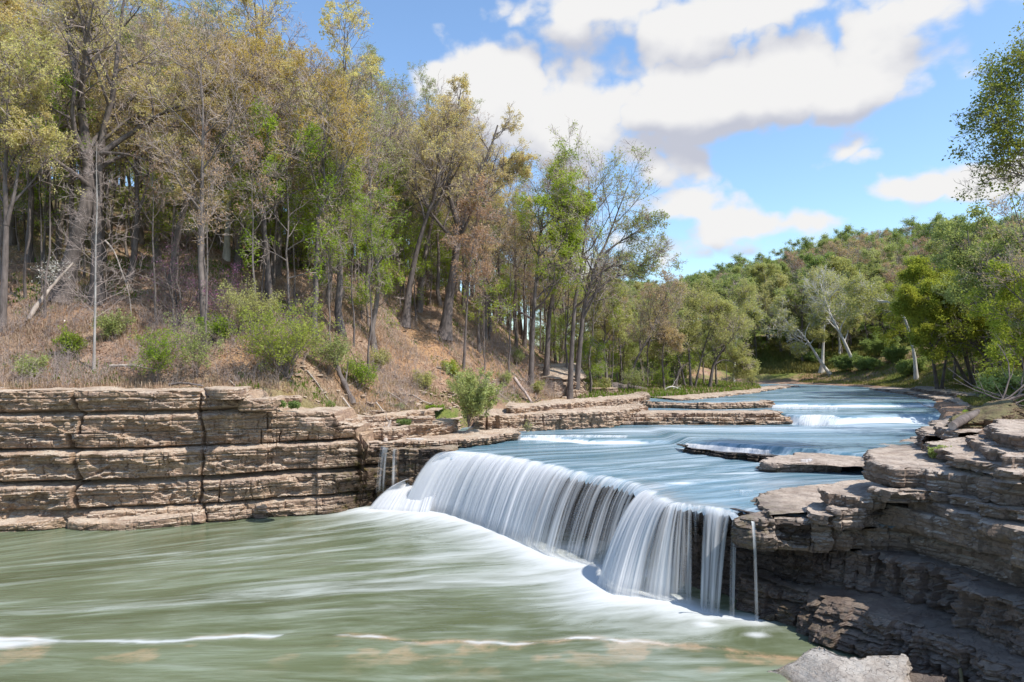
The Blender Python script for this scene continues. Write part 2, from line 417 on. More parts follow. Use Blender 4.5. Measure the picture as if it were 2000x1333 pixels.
g0 = link('ground', mesh('ground', np.stack([gX, gY, np.full(gX.shape, -3.0)], -1), [gridfaces(41, 41)], M['ground'], True,
          attrs={'green': np.ones(gX.shape), 'dirt': np.zeros(gX.shape)}))
tag(g0, 'flat ground reaching out to the horizon', 'ground', kind='structure')

# ------------------------------------------------------------------ rock faces
def facets(s, z, seed):
    """broken rock: irregular cells, each its own plane"""
    ix, iz = np.floor(s), np.floor(z)
    best = np.full(np.broadcast(s, z).shape, 9.0); val = np.zeros_like(best)
    s = s + 0 * best; z = z + 0 * best
    for a in (-1, 0, 1):
        for b in (-1, 0, 1):
            cx, cz = ix + a, iz + b
            fx = cx + cell(cx, cz, seed); fz = cz + cell(cx, cz, seed + 1)
            dx, dz = s - fx, z - fz
            d = np.abs(dx) * 0.9 + np.abs(dz)
            v = cell(cx, cz, seed + 2) - 0.5 + (cell(cx, cz, seed + 3) - 0.5) * dx * 0.9 + (cell(cx, cz, seed + 4) - 0.35) * dz * 0.9
            m = d < best
            best = np.where(m, d, best); val = np.where(m, v, val)
    return val

def face_off(s, z, seed, amp=1.0):
    """how far a bedded limestone face stands out, from distance along it and height"""
    s = s + 0 * z; z = z + 0 * s
    ws = s + 0.35 * (fbm(s * 1.1, z * 1.3, 0, 3, seed + 30) - 0.5)
    zz = z + 0.30 * (fbm(s * 0.25, z * 0.4, 0, 3, seed) - 0.5)
    o = np.zeros(s.shape)
    for hgt, ln, a in ((0.80, 3.0, 0.36), (0.33, 1.5, 0.20), (0.13, 0.9, 0.06)):
        k = np.floor(zz / hgt + 0.45 * cell(np.floor(s / (ln * 2.1)), zz * 0, seed + 3))
        row = cell(k, k * 0, seed + int(hgt * 100))
        brk = ws / (ln * (0.5 + 1.1 * row)) + row * 37
        o = o + a * (0.5 * row + 0.5 * cell(np.floor(brk), k, seed + 11) - 0.5)
        fr = zz / hgt - np.floor(zz / hgt)
        o = o - a * 0.5 * np.exp(-(np.minimum(fr, 1 - fr) / 0.06) ** 2) * (row > 0.45)
        fb = brk - np.floor(brk)
        o = o - a * 0.4 * np.exp(-(np.minimum(fb, 1 - fb) / 0.022) ** 2)
    o = o + 0.30 * facets(ws / 1.5, zz / 0.75, seed + 40) + 0.15 * facets(ws / 0.55, zz / 0.28, seed + 50)
    o = o + 0.40 * (fbm(s * 0.35, z * 0.8, 0, 4, seed + 5) - 0.5) + 0.12 * (fbm(s * 2.2, z * 4.2, 0, 4, seed + 6) - 0.5)
    return o * amp

def bed(name, pts, z0, z1, back=(0, 1), depth=6, mat='rock_tan', seed=1, amp=1.0, ds=0.07, under=1.6, tilt=0.0, rough=0.12, wet=None, parent=None, endround=0.0, batter=0.0, steps=1.0):
    s, c = resample([(p[0], p[1]) for p in pts], ds)
    tg = np.gradient(c, axis=0); tg /= np.linalg.norm(tg, axis=1)[:, None]
    n = np.stack([tg[:, 1], -tg[:, 0]], 1)
    bk = np.array(back, float); bk /= np.linalg.norm(bk)
    if (n @ bk).sum() > 0: n = -n
    rows = []
    H = z1 - z0
    zt = z1 + 0.22 * (fbm(s * 0.3, seed * 3.3, 0, 3, seed) - 0.5) * min(1, H) + 0.10 * (cell(s / 1.7, s * 0 + seed, seed) - 0.5) * min(1, H)
    nz = max(5, int(H / 0.055))
    v = np.linspace(0, 1, nz)
    Zf = z0 + v[None, :] * (zt - z0)[:, None]
    O = face_off(s[:, None] + seed * 71.3, Zf, seed, amp)
    bl = s / (1.3 + 0.8 * cell(seed, 2)) + 0.5 * fbm(s * 0.5, seed, 0, 2, seed); O = O - batter * (Zf - z0); O = O + steps * amp * (0.55 * (cell(np.floor(bl), bl * 0 + seed, seed + 60) - 0.5) + 0.35 * (cell(np.floor(bl * 2.3), bl * 0 + seed, seed + 61) - 0.5))[:, None]
    edge = np.minimum(v, 1 - v) * H
    O = O - 0.16 * min(1, H) * np.exp(-edge / 0.07)[None, :]
    if endround:
        e = np.minimum(s, s[-1] - s)
        O = O - (0.6 * endround * np.exp(-e / endround))[:, None]
    cols = []
    for t in [under, under * 0.4]:
        q = c + bk * t; cols.append(np.column_stack([q, np.full(len(s), z0)]))
    for j in range(nz):
        q = c + n * O[:, j:j+1]; cols.append(np.column_stack([q, Zf[:, j]]))
    ts = np.concatenate([[0.05, 0.15, 0.3, 0.5], np.arange(0.75, min(depth, 6), 0.25), np.arange(6, depth, 0.8)]); ts = ts[ts < depth]
    ts = np.append(ts, depth)
    eo = O[:, -1]
    for t in ts:
        q = c + n * (eo * np.exp(-t / 0.5))[:, None] + bk * t
        step = np.floor(fbm(q[:, 0] * 0.4, q[:, 1] * 0.4, seed, 4, seed + 2) * 9) * 0.07 - 0.31
        zz = zt * np.exp(-t / 2) + z1 * (1 - np.exp(-t / 2)) + tilt * t + (1 - math.exp(-t / 0.4)) * (rough * 2.0 * (fbm(q[:, 0] * 0.8, q[:, 1] * 0.8, seed, 4, seed + 1) - 0.5) + step * rough * 5)
        cols.append(np.column_stack([q, zz]))
    G = np.stack(cols, 1)
    w = np.zeros(G.shape[:2]) if wet is None else np.clip(wet(G), 0, 1)
    me = mesh(name, G, [gridfaces(G.shape[0], G.shape[1])], M[mat], False, attrs={'wet': w})
    return link(name, me, parent)

def lump(name, outline, z0, top, mat='rock_tan', seed=1, amp=0.6, ds=0.06, parent=None, wet=None, flare=0.0):
    """closed rock: outline in plan, ground level, top(x,y) surface"""
    o = np.asarray(outline, float); o = np.vstack([o, o[:1]])
    s, c = resample(o, ds); c = c[:-1]; s = s[:-1]
    ctr = c.mean(0)
    u, _, vt = np.linalg.svd(c - ctr); ax = vt[0]; ext = np.abs((c - ctr) @ ax).max() * 0.55
    pr = np.clip((c - ctr) @ ax, -ext, ext)[:, None] * ax + ctr
    tg = np.roll(c, -1, 0) - np.roll(c, 1, 0); tg /= np.linalg.norm(tg, axis=1)[:, None] + 1e-9
    n = np.stack([tg[:, 1], -tg[:, 0]], 1)
    if ((c - ctr) * n).sum() < 0: n = -n
    ztop = top(c[:, 0], c[:, 1])
    H = max(0.1, float((ztop - z0).mean())); nz = max(4, int(H / 0.05))
    v = np.linspace(0, 1, nz); Zf = z0 + v * (ztop - z0)[:, None]
    per = s[-1]; w_ = np.minimum(s, per - s)
    O = face_off(s[:, None] + seed * 31.7, Zf, seed, amp) * sm(0, 0.5, w_)[:, None]
    O = O - 0.15 * min(1, H) * np.exp(-np.minimum(v, 1 - v) * H / 0.06) + flare * (1 - v)
    cols = [np.column_stack([c + n * O[:, j:j+1], Zf[:, j]]) for j in range(nz)]
    for t in np.concatenate([[0.03, 0.08, 0.15], np.linspace(0.22, 1, 14)]):
        q = (c + n * (O[:, -1] * (1 - t))[:, None]) * (1 - t) + pr * t
        zz = top(q[:, 0], q[:, 1]) + amp * 0.35 * (fbm(q[:, 0] * 1.1, q[:, 1] * 1.1, seed, 4, seed) - 0.5) * min(1, t * 6)
        cols.append(np.column_stack([q, zz]))
    G = np.stack(cols, 1)
    w = np.zeros(G.shape[:2]) if wet is None else np.clip(wet(G), 0, 1)
    me = mesh(name, G, [gridfaces(G.shape[0], G.shape[1], wrap=True)], M[mat], False, attrs={'wet': w})
    return link(name, me, parent)

# --- left cliff
def left_cliff():
    base = [(-110, 31), (-75, 37.5), (-50, 42.6), P(0, 1036, 0), P(200, 1031, 0), P(400, 1022, 0), P(560, 1010, 0), P(680, 1001, 0), (-10.6, 52.6), (-9.6, 55.0), (-9.0, 58.0)]
    s, c = resample(base, 0.06)
    # keep fine sampling only where it shows
    keep = (c[:, 0] > -42) | (np.arange(len(s)) % 6 == 0)
    s, c = s[keep], c[keep]
    tg = np.gradient(c, axis=0); tg /= np.linalg.norm(tg, axis=1)[:, None]
    n = np.stack([tg[:, 1], -tg[:, 0]], 1)
    px = 1000 + F * c[:, 0] / c[:, 1]
    turn = sm(-11.3, -10.3, c[:, 0])           # past the corner px keeps meaning "beyond 700"
    px = np.where(turn > 0, 700 + 60 * turn, px)
    zt = np.interp(px, [-900, 0, 140, 150, 392, 402, 470, 482, 520, 532, 625, 650, 662, 698, 706, 900],
                   [9.6, 9.42, 9.42, 9.38, 9.28, 8.95, 9.0, 8.55, 8.45, 7.75, 7.62, 7.5, 6.75, 6.4, 4.75, 4.6])
    zt = zt + 0.25 * (fbm(s * 0.5, 3.1, 0, 3, 77) - 0.5) + 0.18 * (cell(s / 1.3, s * 0, 78) - 0.5)
    nz = 190
    v = np.linspace(0, 1, nz)
    Z = -0.6 + v[None, :] * (zt + 0.6)[:, None]
    S = s[:, None]; PX = px[:, None]
    O = face_off(S, Z, 21, 0.85)
    zz = Z + 0.10 * (fbm(S * 0.25, 1.7, 0, 3, 90) - 0.5) - 0.00025 * (PX - 300)
    # the open gaps between the massive beds, each with its own depth
    for g, wd, dp in ((7.82, 0.15, 0.85), (5.30, 0.13, 0.8), (3.12, 0.17, 1.1), (1.22, 0.14, 0.7), (6.45, 0.04, 0.22), (6.15, 0.03, 0.16), (8.55, 0.025, 0.10), (4.35, 0.03, 0.14), (2.2, 0.03, 0.14)):
        wob = 0.05 * (vn(S * 0.8, g, 0, int(g * 10)) - 0.5)
        var = 0.35 + 0.9 * vn(S * 0.35, g * 7, 0, 93)
        O = O - dp * var * np.exp(-np.abs((zz - g + wob) / wd) ** 3)
    # beds stand out differently
    O = O + np.interp(zz, [-1, 1.1, 1.3, 3.0, 3.2, 5.2, 5.35, 7.7, 7.9, 9.6], [-0.15, -0.1, 0.22, 0.12, 0.10, 0.18, 0.02, 0.08, 0.12, 0.02])
    # under-cut of each bed foot
    for lo, hi in ((1.22, 3.12), (3.12, 5.3), (5.3, 7.82), (7.82, 9.5)):
        f = np.clip((zz - lo) / (hi - lo), 0, 1); inb = (zz > lo) & (zz < hi)
        O = O + np.where(inb, 0.42 * np.sqrt(np.clip(f, 0, 1)) - 0.36, 0)
    # vertical joints
    for jp, lo, hi, dp, wd in ((145, 1.2, 9.6, 0.9, 5.5), (397, 1.2, 9.6, 0.5, 4.5), (522, 5.3, 7.8, 0.3, 2.0), (240, 5.3, 6.4, 0.3, 2), (280, 6.4, 7.8, 0.2, 1.5), (545, 5.3, 6.2, 0.3, 2), (610, 5.3, 6.5, 0.25, 2),
                               (420, 1.2, 3.1, 0.35, 3), (330, 3.1, 5.3, 0.12, 1.5), (60, 5.3, 6.4, 0.2, 2), (590, 3.1, 5.3, 0.12, 1.5), (500, 1.2, 3.1, 0.15, 2), (395, 0, 1.2, 0.6, 6)):
        jw = jp + 12 * (vn(zz * 0.9, jp, 0, 5) - 0.5) + 22 * (cell(np.digitize(zz, [1.22, 3.12, 5.3, 6.4, 7.82]), 0 * zz + jp, 6) - 0.5); wd = wd * (0.35 + 0.5 * vn(zz * 1.6, jp, 0, 8))
        O = O - dp * np.exp(-((PX - jw) / wd) ** 2) * ((zz > lo) & (zz < hi))
    blk = np.digitize(PX, [145, 397, 522, 620]); lay = np.digitize(zz, [1.22, 3.12, 5.3, 7.82])
    O = O + 0.45 * (cell(blk + 0 * lay, lay + 0.0 * PX, 13) - 0.5)
    # chipped hollows
    chip = fbm(S * 0.55, Z * 1.1, 0, 3, 55)
    O = O - 0.32 * sm(0.57, 0.66, chip) * (1 - 0.4 * sm(6.5, 7.5, Z))
    # the wet corner is undercut
    O = O - 0.9 * sm(640, 720, PX) * sm(2.2, 0.2, Z)
    cols = [np.column_stack([c + n * O[:, j:j+1], Z[:, j]]) for j in range(nz)]
    for t in [0.05, 0.15, 0.3, 0.5, 0.8, 1.1, 1.5, 2.0, 2.6, 3.4, 4.5]:
        q = c + n * (O[:, -1] * math.exp(-t / 0.6))[:, None] + np.array([0.1, 1.0]) * t
        cols.append(np.column_stack([q, zt + 0.02 * t + 0.25 * (fbm(q[:, 0] * .8, q[:, 1] * .8, 0, 4, 66) - .5) * min(1, t * 2)]))
    G = np.stack(cols, 1)
    pxg = px[:, None] + 0 * G[:, :, 2]
    wet = sm(600, 715, pxg + 60 * (fbm(G[..., 0] * 0.7, G[..., 2] * 0.9, 0, 3, 9) - .5)) * sm(5.6, 3.6, G[..., 2]) + 0.65 * sm(0.5, 0.1, G[..., 2])
    me = mesh('cliff', G, [gridfaces(G.shape[0], G.shape[1])], M['rock_tan'], False, attrs={'wet': np.clip(wet, 0, 1)})
    o = link('cliff', me)
    return tag(o, 'tall tan limestone cliff in flat beds above the green pool', 'cliff', kind='structure')
left_cliff()

# --- lip of the waterfall and the wet wall behind it
LIPPX = [(745, 872, 4.75), (800, 880, 4.6), (865, 884, 4.45), (890, 883, 4.45), (930, 885, 4.45), (970, 890, 4.45), (1020, 898, 4.45), (1070, 908, 4.45), (1120, 920, 4.45), (1170, 930, 4.45), (1220, 940, 4.45),
         (1250, 950, 4.45), (1275, 962, 4.45), (1300, 977, 4.45), (1330, 985, 4.45), (1370, 990, 4.45), (1410, 995, 4.45), (1440, 1001, 4.45), (1475, 1008, 4.5)]
LIP = [P(a, b, z) for a, b, z in LIPPX]
def wall_behind():
    pts = [(-9.4, 57.5), (-9.6, 54.6)] + [(x + 0.55, y + 0.5) for x, y in LIP] + [P(1530, 1012, 4.5), P(1580, 1018, 4.5)]
    s, c = resample(pts, 0.06)
    tg = np.gradient(c, axis=0); tg /= np.linalg.norm(tg, axis=1)[:, None]
    n = np.stack([tg[:, 1], -tg[:, 0]], 1)
    zt = np.full(len(s), 4.34) + 0.12 * (fbm(s * .5, 7, 0, 3, 8) - .5) + 0.25 * sm(-4.6, -6.0, c[:, 0])
    nz = 85; v = np.linspace(0, 1, nz)
    Z = -0.6 + v[None, :] * (zt + 0.6)[:, None]
    O = face_off(s[:, None] + 500, Z, 33, 1.1)
    O = O - np.interp(Z, [-0.6, 1.2, 2.6, 3.6, 4.4], [0.6, 1.2, 0.8, 0.1, 0.0])
    cols = [np.column_stack([c + n * O[:, j:j+1], Z[:, j]]) for j in range(nz)]
    for t in [0.1, 0.3, 0.7, 1.3, 2.2]:
        q = c - n * t; cols.append(np.column_stack([q, zt - 0.0 * t]))
    G = np.stack(cols, 1)
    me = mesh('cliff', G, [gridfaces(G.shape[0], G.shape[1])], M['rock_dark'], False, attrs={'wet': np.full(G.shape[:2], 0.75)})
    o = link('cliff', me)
    tag(o, 'dark wet rock wall behind the curtain of the waterfall', 'cliff', kind='structure')
wall_behind()

# --- right cliff: beds stacked under the terraces on the viewer's side
def right_cliff():
    root = empty('cliff', (14, 28, 0))
    tag(root, 'shaded undercut limestone cliff in ledges on the right of the waterfall', 'cliff', kind='structure')
    bpy.context.view_layer.update()
    inv = root.matrix_world.inverted()
    def b(name, *a, **k):
        o = bed(name, *a, parent=root, **k); o.matrix_parent_inverse = inv; return o
    B = (0.85, 0.55)
    wetlow = lambda G: 0.55 * sm(3.2, 0.4, G[..., 2]) + 0.5 * sm(14.5, 11.0, G[..., 0]) * sm(4.4, 3.6, G[..., 2])
    # lower dark recessed wall down to the pool
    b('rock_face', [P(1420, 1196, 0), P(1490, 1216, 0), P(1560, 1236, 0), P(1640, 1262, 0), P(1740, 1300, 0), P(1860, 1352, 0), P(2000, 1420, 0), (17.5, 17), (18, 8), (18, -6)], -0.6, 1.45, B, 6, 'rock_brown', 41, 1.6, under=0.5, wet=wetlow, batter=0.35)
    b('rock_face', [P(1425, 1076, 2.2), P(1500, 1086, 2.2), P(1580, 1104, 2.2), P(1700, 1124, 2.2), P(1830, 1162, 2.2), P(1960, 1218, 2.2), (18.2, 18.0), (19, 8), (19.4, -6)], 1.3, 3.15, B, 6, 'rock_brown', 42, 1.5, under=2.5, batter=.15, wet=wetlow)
    # bed carrying the lip ledge
    b('rock_layer', [P(1440, 1004, 4.5), P(1470, 1010, 4.5), P(1530, 1012, 4.5), P(1600, 1016, 4.5), P(1660, 1017, 4.45), P(1760, 1022, 4.4), P(1900, 1052, 4.4), P(2000, 1082, 4.4), (18.4, 16), (19, 6), (19, -6)], 3.1, 4.42, B, 7, 'rock_grey', 43, 0.85, under=2.5, steps=1.3, wet=lambda G: 0.6 * sm(13.2, 10.6, G[..., 0]), rough=0.10)
    # smooth massive bed
    b('rock_layer', [P(1618, 986, 5.1), P(1640, 996, 5.1), P(1690, 994, 5.1), P(1712, 985, 5.1), P(1790, 1003, 5.1), P(1900, 1030, 5.1), P(2000, 1058, 5.1), (18.0, 17), (18.6, 6), (18.6, -6)], 4.2, 5.1, B, 7, 'rock_grey', 44, 0.55, steps=1.2, under=2.0, rough=0.08)
    b('rock_layer', [P(1592, 950, 5.55), P(1615, 966, 5.5), P(1660, 972, 5.5), P(1735, 975, 5.5), P(1745, 968, 5.5), P(1800, 980, 5.5), P(1900, 1008, 5.5), P(2000, 1036, 5.5), (18.4, 17), (19, 6), (19, -6)], 5.02, 5.55, B, 7, 'rock_grey', 45, 0.7, steps=1.6, under=1.5, rough=0.08)
    b('rock_layer', [P(1690, 950, 6.0), P(1720, 958, 6.0), P(1800, 958, 6.0), P(1900, 975, 6.0), P(2000, 998, 6.0), (20, 18), (20.5, 6), (20.5, -6)], 5.5, 6.0, B, 7, 'rock_grey', 46, 1.2, under=1.0)
    b('rock_layer', [P(1700, 893, 6.85), P(1692, 902, 6.85), P(1740, 912, 6.85), P(1803, 916, 6.85), P(1870, 922, 6.85), P(1940, 934, 6.85), P(2000, 944, 6.85), (22, 20), (22.5, 6), (22.5, -6)], 5.95, 6.85, B, 9, 'rock_grey', 47, 0.55, steps=1.2, under=1.0, rough=0.10)
    # overhanging slabs on the terrace
    b('rock_layer', [P(1815, 862, 7.4), P(1800, 868, 7.4), P(1850, 884, 7.4), P(1885, 896, 7.4), P(1950, 908, 7.4), P(2000, 922, 7.4), (25.2, 22), (25.5, 6)], 7.0, 7.4, (0.9, 0.45), 7, 'rock_grey', 48, 0.7, steps=1.6, under=3.5)
    b('rock_layer', [P(1905, 848, 7.85), P(1890, 858, 7.85), P(1930, 874, 7.85), P(1965, 880, 7.85), P(2010, 895, 7.85), (27.2, 22), (27.5, 6)], 7.36, 7.85, (0.9, 0.45), 7, 'rock_grey', 49, 0.7, steps=1.6, under=2)
    b('rock_layer', [P(1965, 822, 8.3), P(1950, 836, 8.3), P(1980, 846, 8.3), P(2030, 858, 8.3), (29.5, 22)], 7.8, 8.35, (0.9, 0.45), 6, 'rock_grey', 50, 0.7, steps=1.6, under=2)
    # terrace behind, running back along the river
    b('rock_layer', [P(1640, 905, 5.0), P(1500, 905, 5.0), P(1497, 896, 5.0), P(1560, 885, 5.0), P(1700, 870, 5.0), P(1800, 850, 5.0)], 4.2, 5.0, (0.95, -0.2), 8, 'rock_grey', 51, 0.8, under=1.0, rough=0.08, wet=lambda G: 0.5 * sm(4.8, 4.5, G[..., 2]))
    b('rock_layer', [P(1720, 902, 5.3), P(1690, 884, 5.35), P(1740, 872, 5.35), P(1800, 862, 5.35), P(1830, 846, 5.35), P(1850, 830, 5.4)], 4.6, 5.4, (0.95, -0.2), 10, 'rock_grey', 52, 0.8, under=1.0, rough=0.08)
    b('rock_layer', [P(1800, 852, 6.4), P(1796, 838, 6.4), P(1830, 822, 6.4), P(1880, 806, 6.4), P(1935, 796, 6.4)], 5.2, 6.4, (0.95, -0.25), 10, 'rock_grey', 53, 1.0, under=1.0)
    b('rock_layer', [P(1850, 845, 7.0), P(1845, 830, 7.0), P(1890, 815, 7.0), P(1950, 800, 7.0)], 6.3, 7.0, (0.95, -0.25), 10, 'rock_grey', 54, 1.0, under=1.0)
    # thin flags at the water's edge beside the lip
    b('rock_layer', [P(1500, 1008, 4.55), P(1475, 985, 4.55), P(1480, 965, 4.55), P(1560, 950, 4.6), P(1600, 945, 4.6)], 4.2, 4.58, (0.9, 0.2), 5, 'rock_grey', 55, 0.6, under=0.5, rough=0.06, wet=lambda G: 0.5 * sm(14, 11.5, G[..., 0]))
    b('rock_layer', [P(1610, 1010, 4.8), P(1580, 1000, 4.8), P(1585, 985, 4.8), P(1625, 970, 4.8)], 4.4, 4.78, (0.9, 0.2), 4, 'rock_grey', 56, 0.6, under=0.5, rough=0.06)
right_cliff()

# --- separate ledges and slabs
def ledge(label, pts, z0, z1, back=(0, 1), depth=6, mat='rock_tan', seed=1, group='bedded rock ledges along the river', **k):
    o = bed('rock_ledge', pts, z0, z1, back, depth, mat, seed, **k)
    return tag(o, label, 'rock ledge', group)

wr = lambda lo, hi: (lambda G: 0.9 * sm(hi, lo, G[..., 2]))
for n_, (dz, dy, zz0, zz1, lab) in enumerate([(0, 0, 4.2, 4.72, 'lowest thin bed of the long tan ledge, at the waterline'), (0, .45, 4.6, 5.12, 'second thin bed of the long tan ledge spanning the river'), (0, .8, 5.0, 5.5, 'third thin bed of the long tan ledge spanning the river'), (0, 1.35, 5.4, 5.92, 'pale top bed of the long tan ledge spanning the river')]):
    pp = [(-2.6, 73.5), (-1.8, 71.6), (3, 71.9), (10, 71.5), (17.5, 71.9), (19.2, 72.3), (25, 72.0), (29.2, 72.2), (30.6, 73.2), (30.9, 75.0)]
    ledge(lab, [(x - (0.5 * dy if x > 28 else 0), y + dy) for x, y in pp], zz0, zz1, (0.02, 1), 8 - dy, 'rock_tan', 610 + n_, 0.75, wet=wr(4.6, 5.1), tilt=-0.02, rough=0.05, steps=.8)
ledge('short flat rock ledge upstream with a trickle down its face', [P(1240, 786, 6.0), P(1262, 795, 5.8), P(1330, 799, 5.7), P(1420, 800, 5.7), P(1495, 797, 5.7), P(1510, 790, 5.9)], 5.4, 6.45, (0.05, 1), 5, 'rock_tan', 62, 1.0, wet=wr(5.7, 6.2), tilt=-0.04, rough=0.05)
ledge('broken ledge blocks at the water beside the waterfall crest', [(-11.8, 53.6), (-11, 52.9), (-9.4, 53.3), (-7.4, 53.5), (-5.2, 53.9), (-3.2, 55.2), (-1.2, 57.4), (0.2, 60.2), (0.0, 61.8)], 4.5, 5.1, (0.1, 1), 8, 'rock_tan', 63, 1.1, wet=wr(4.6, 4.95))
ledge('wet mossy rock buttress between the tan cliff and the falls', [(-10.6, 54.6), (-10.1, 53.4), (-8.6, 52.9), (-6.6, 52.7), (-5.0, 52.7), (-4.2, 53.4)], -0.3, 4.6, (0.1, 1), 5, 'rock_tan', 64, 1.1, wet=lambda G: 0.5 + 0.4 * sm(4.2, 2.5, G[..., 2]), under=0.3)
ledge('second row of tan blocks above the crest, left of the bush', [P(650, 820, 6.4), P(690, 838, 6.0), P(760, 842, 5.8), P(830, 838, 5.7), P(880, 832, 5.7), P(900, 822, 5.8)], 5.0, 6.05, (0.1, 1), 7, 'rock_tan', 65, 1.4)
ledge('upper broken tan blocks under the brushy slope', [P(612, 800, 7.4), P(640, 812, 7.2), P(700, 822, 6.7), P(780, 820, 6.4), P(850, 812, 6.4)], 5.9, 6.85, (0.1, 1), 6, 'rock_tan', 66, 1.5)
ledge('pale rock steps behind the bush at the foot of the slope', [P(930, 812, 6.2), P(950, 822, 5.9), P(1050, 818, 5.9), P(1150, 815, 5.9), P(1230, 806, 6.0), P(1262, 795, 6.2)], 4.6, 6.35, (0.05, 1), 9, 'rock_tan', 67, 1.2)
ledge('upper pale rock steps below the bare orange bank', [P(985, 795, 6.9), P(1010, 802, 6.6), P(1090, 796, 6.6), P(1180, 788, 6.6), P(1250, 780, 6.6), P(1270, 772, 6.7)], 5.4, 6.95, (0.05, 1), 9, 'rock_tan', 68, 1.2)
ledge('rough grey rock outcrop jutting from the end of the hillside', [Q(1052, 745, 97)[:2], Q(1075, 755, 95)[:2], Q(1110, 758, 95)[:2], Q(1145, 755, 97)[:2], Q(1150, 745, 100)[:2]], 6.4, 9.0, (-0.1, 1), 8, 'rock_tan', 69, 1.5, ds=0.1, batter=.35, tilt=.3)
ledge('low flat shelf reaching into the river from the wooded floodplain', [P(1290, 776, 6.4), P(1330, 782, 6.2), P(1400, 776, 6.2), P(1470, 768, 6.2), P(1520, 760, 6.2), P(1560, 755, 6.2)], 5.7, 6.4, (-0.25, 1), 7, 'rock_tan', 70, 1.0, ds=0.12, rough=0.08)
ledge('grey shelf along the far right shore under the leaning trees', [P(1700, 758, 6.5), P(1720, 762, 6.4), P(1770, 768, 6.4), P(1800, 775, 6.4), P(1850, 783, 6.4), P(1890, 795, 6.4), P(1950, 800, 6.4)], 5.5, 6.5, (0.8, 0.6), 14, 'rock_grey', 71, 1.6, ds=0.12, rough=0.12)
ledge('upper grey shelf on the far right shore beside the fallen branch', [P(1780, 757, 7.0), P(1800, 762, 7.0), P(1860, 769, 7.0), P(1920, 777, 7.0), P(1990, 783, 7.0)], 6.3, 7.05, (0.8, 0.6), 12, 'rock_grey', 72, 1.6, ds=0.12, rough=0.12)
ledge('small dark wet step with water spilling in midstream', [P(1330, 872, 4.9), P(1338, 880, 4.75), P(1390, 886, 4.75), P(1450, 893, 4.75), P(1505, 897, 4.75), P(1516, 890, 4.9)], 4.2, 5.0, (0.1, 1), 2.6, 'rock_dark', 73, 0.9, wet=lambda G: 0 * G[..., 2] + 1, tilt=-0.08, rough=0.04)

def slab(label, outline, z0, top, **k):
    o = lump('rock_slab', outline, z0, top, **k)
    return tag(o, label, 'rock slab')
slab('long pale slab lying at the foot of the tan cliff', [P(132, 1034, 0), P(180, 1037, 0), P(290, 1034, 0), P(380, 1026, 0), P(402, 1018, 0), P(380, 1008, 0), P(250, 1014, 0), P(140, 1018, 0)], -0.5, lambda x, y: 0.75 + 0.16 * (y - 47) + 0.0 * x, seed=81, amp=0.6, wet=lambda G: 0.8 * sm(0.3, 0.05, G[..., 2]))
slab('rounded slab at the foot of the cliff touching the frame edge', [P(-60, 1044, 0), P(20, 1040, 0), P(90, 1036, 0), P(126, 1030, 0), P(120, 1018, 0), P(0, 1022, 0), P(-80, 1030, 0)], -0.5, lambda x, y: 0.75 + 0.2 * (y - 46) + 0.0 * x, seed=82, amp=0.7, wet=lambda G: 0.8 * sm(0.3, 0.05, G[..., 2]))
slab('capstone of thin beds perched on the cliff beside the brush', [P(398, 772, 8.9), P(430, 776, 8.9), P(475, 774, 8.9), P(490, 766, 8.9), P(450, 759, 8.9), P(404, 762, 8.9)], 8.7, lambda x, y: 9.45 + 0 * x, seed=83, amp=0.5)
for i, (px, py, z, w, h, lab) in enumerate([
    (505, 792, 8.2, 1.5, 0.5, 'thin flat slab on the cliff step right of the capstone'), (560, 783, 8.3, 1.1, 0.4, 'small tan slab at the top of the broken cliff step'),
    (690, 800, 6.9, 1.3, 0.5, 'tan block half buried under the brushy slope'), (735, 812, 6.6, 0.9, 0.45, 'small block below the half buried one'),
    (610, 830, 7.0, 0.9, 0.45, 'loose square block on the lower cliff shoulder'), (820, 822, 6.3, 1.2, 0.35, 'flat slab beside the green ground plants'),
    (1015, 770, 7.2, 1.6, 0.6, 'loose slab at the foot of the orange bank'), (1180, 765, 7.0, 2.2, 0.6, 'wide slab near the fallen log by the shore')]):
    x, y = P(px, py, z)
    sl = slab(lab, [(x - w, y), (x - w*.6, y - .5), (x + w*.5, y - .55), (x + w, y - .1), (x + w*.7, y + .6), (x - w*.7, y + .7)], z - 0.4, lambda X, Y, z=z, h=h: z + h + 0 * X, seed=90 + i, amp=0.6)

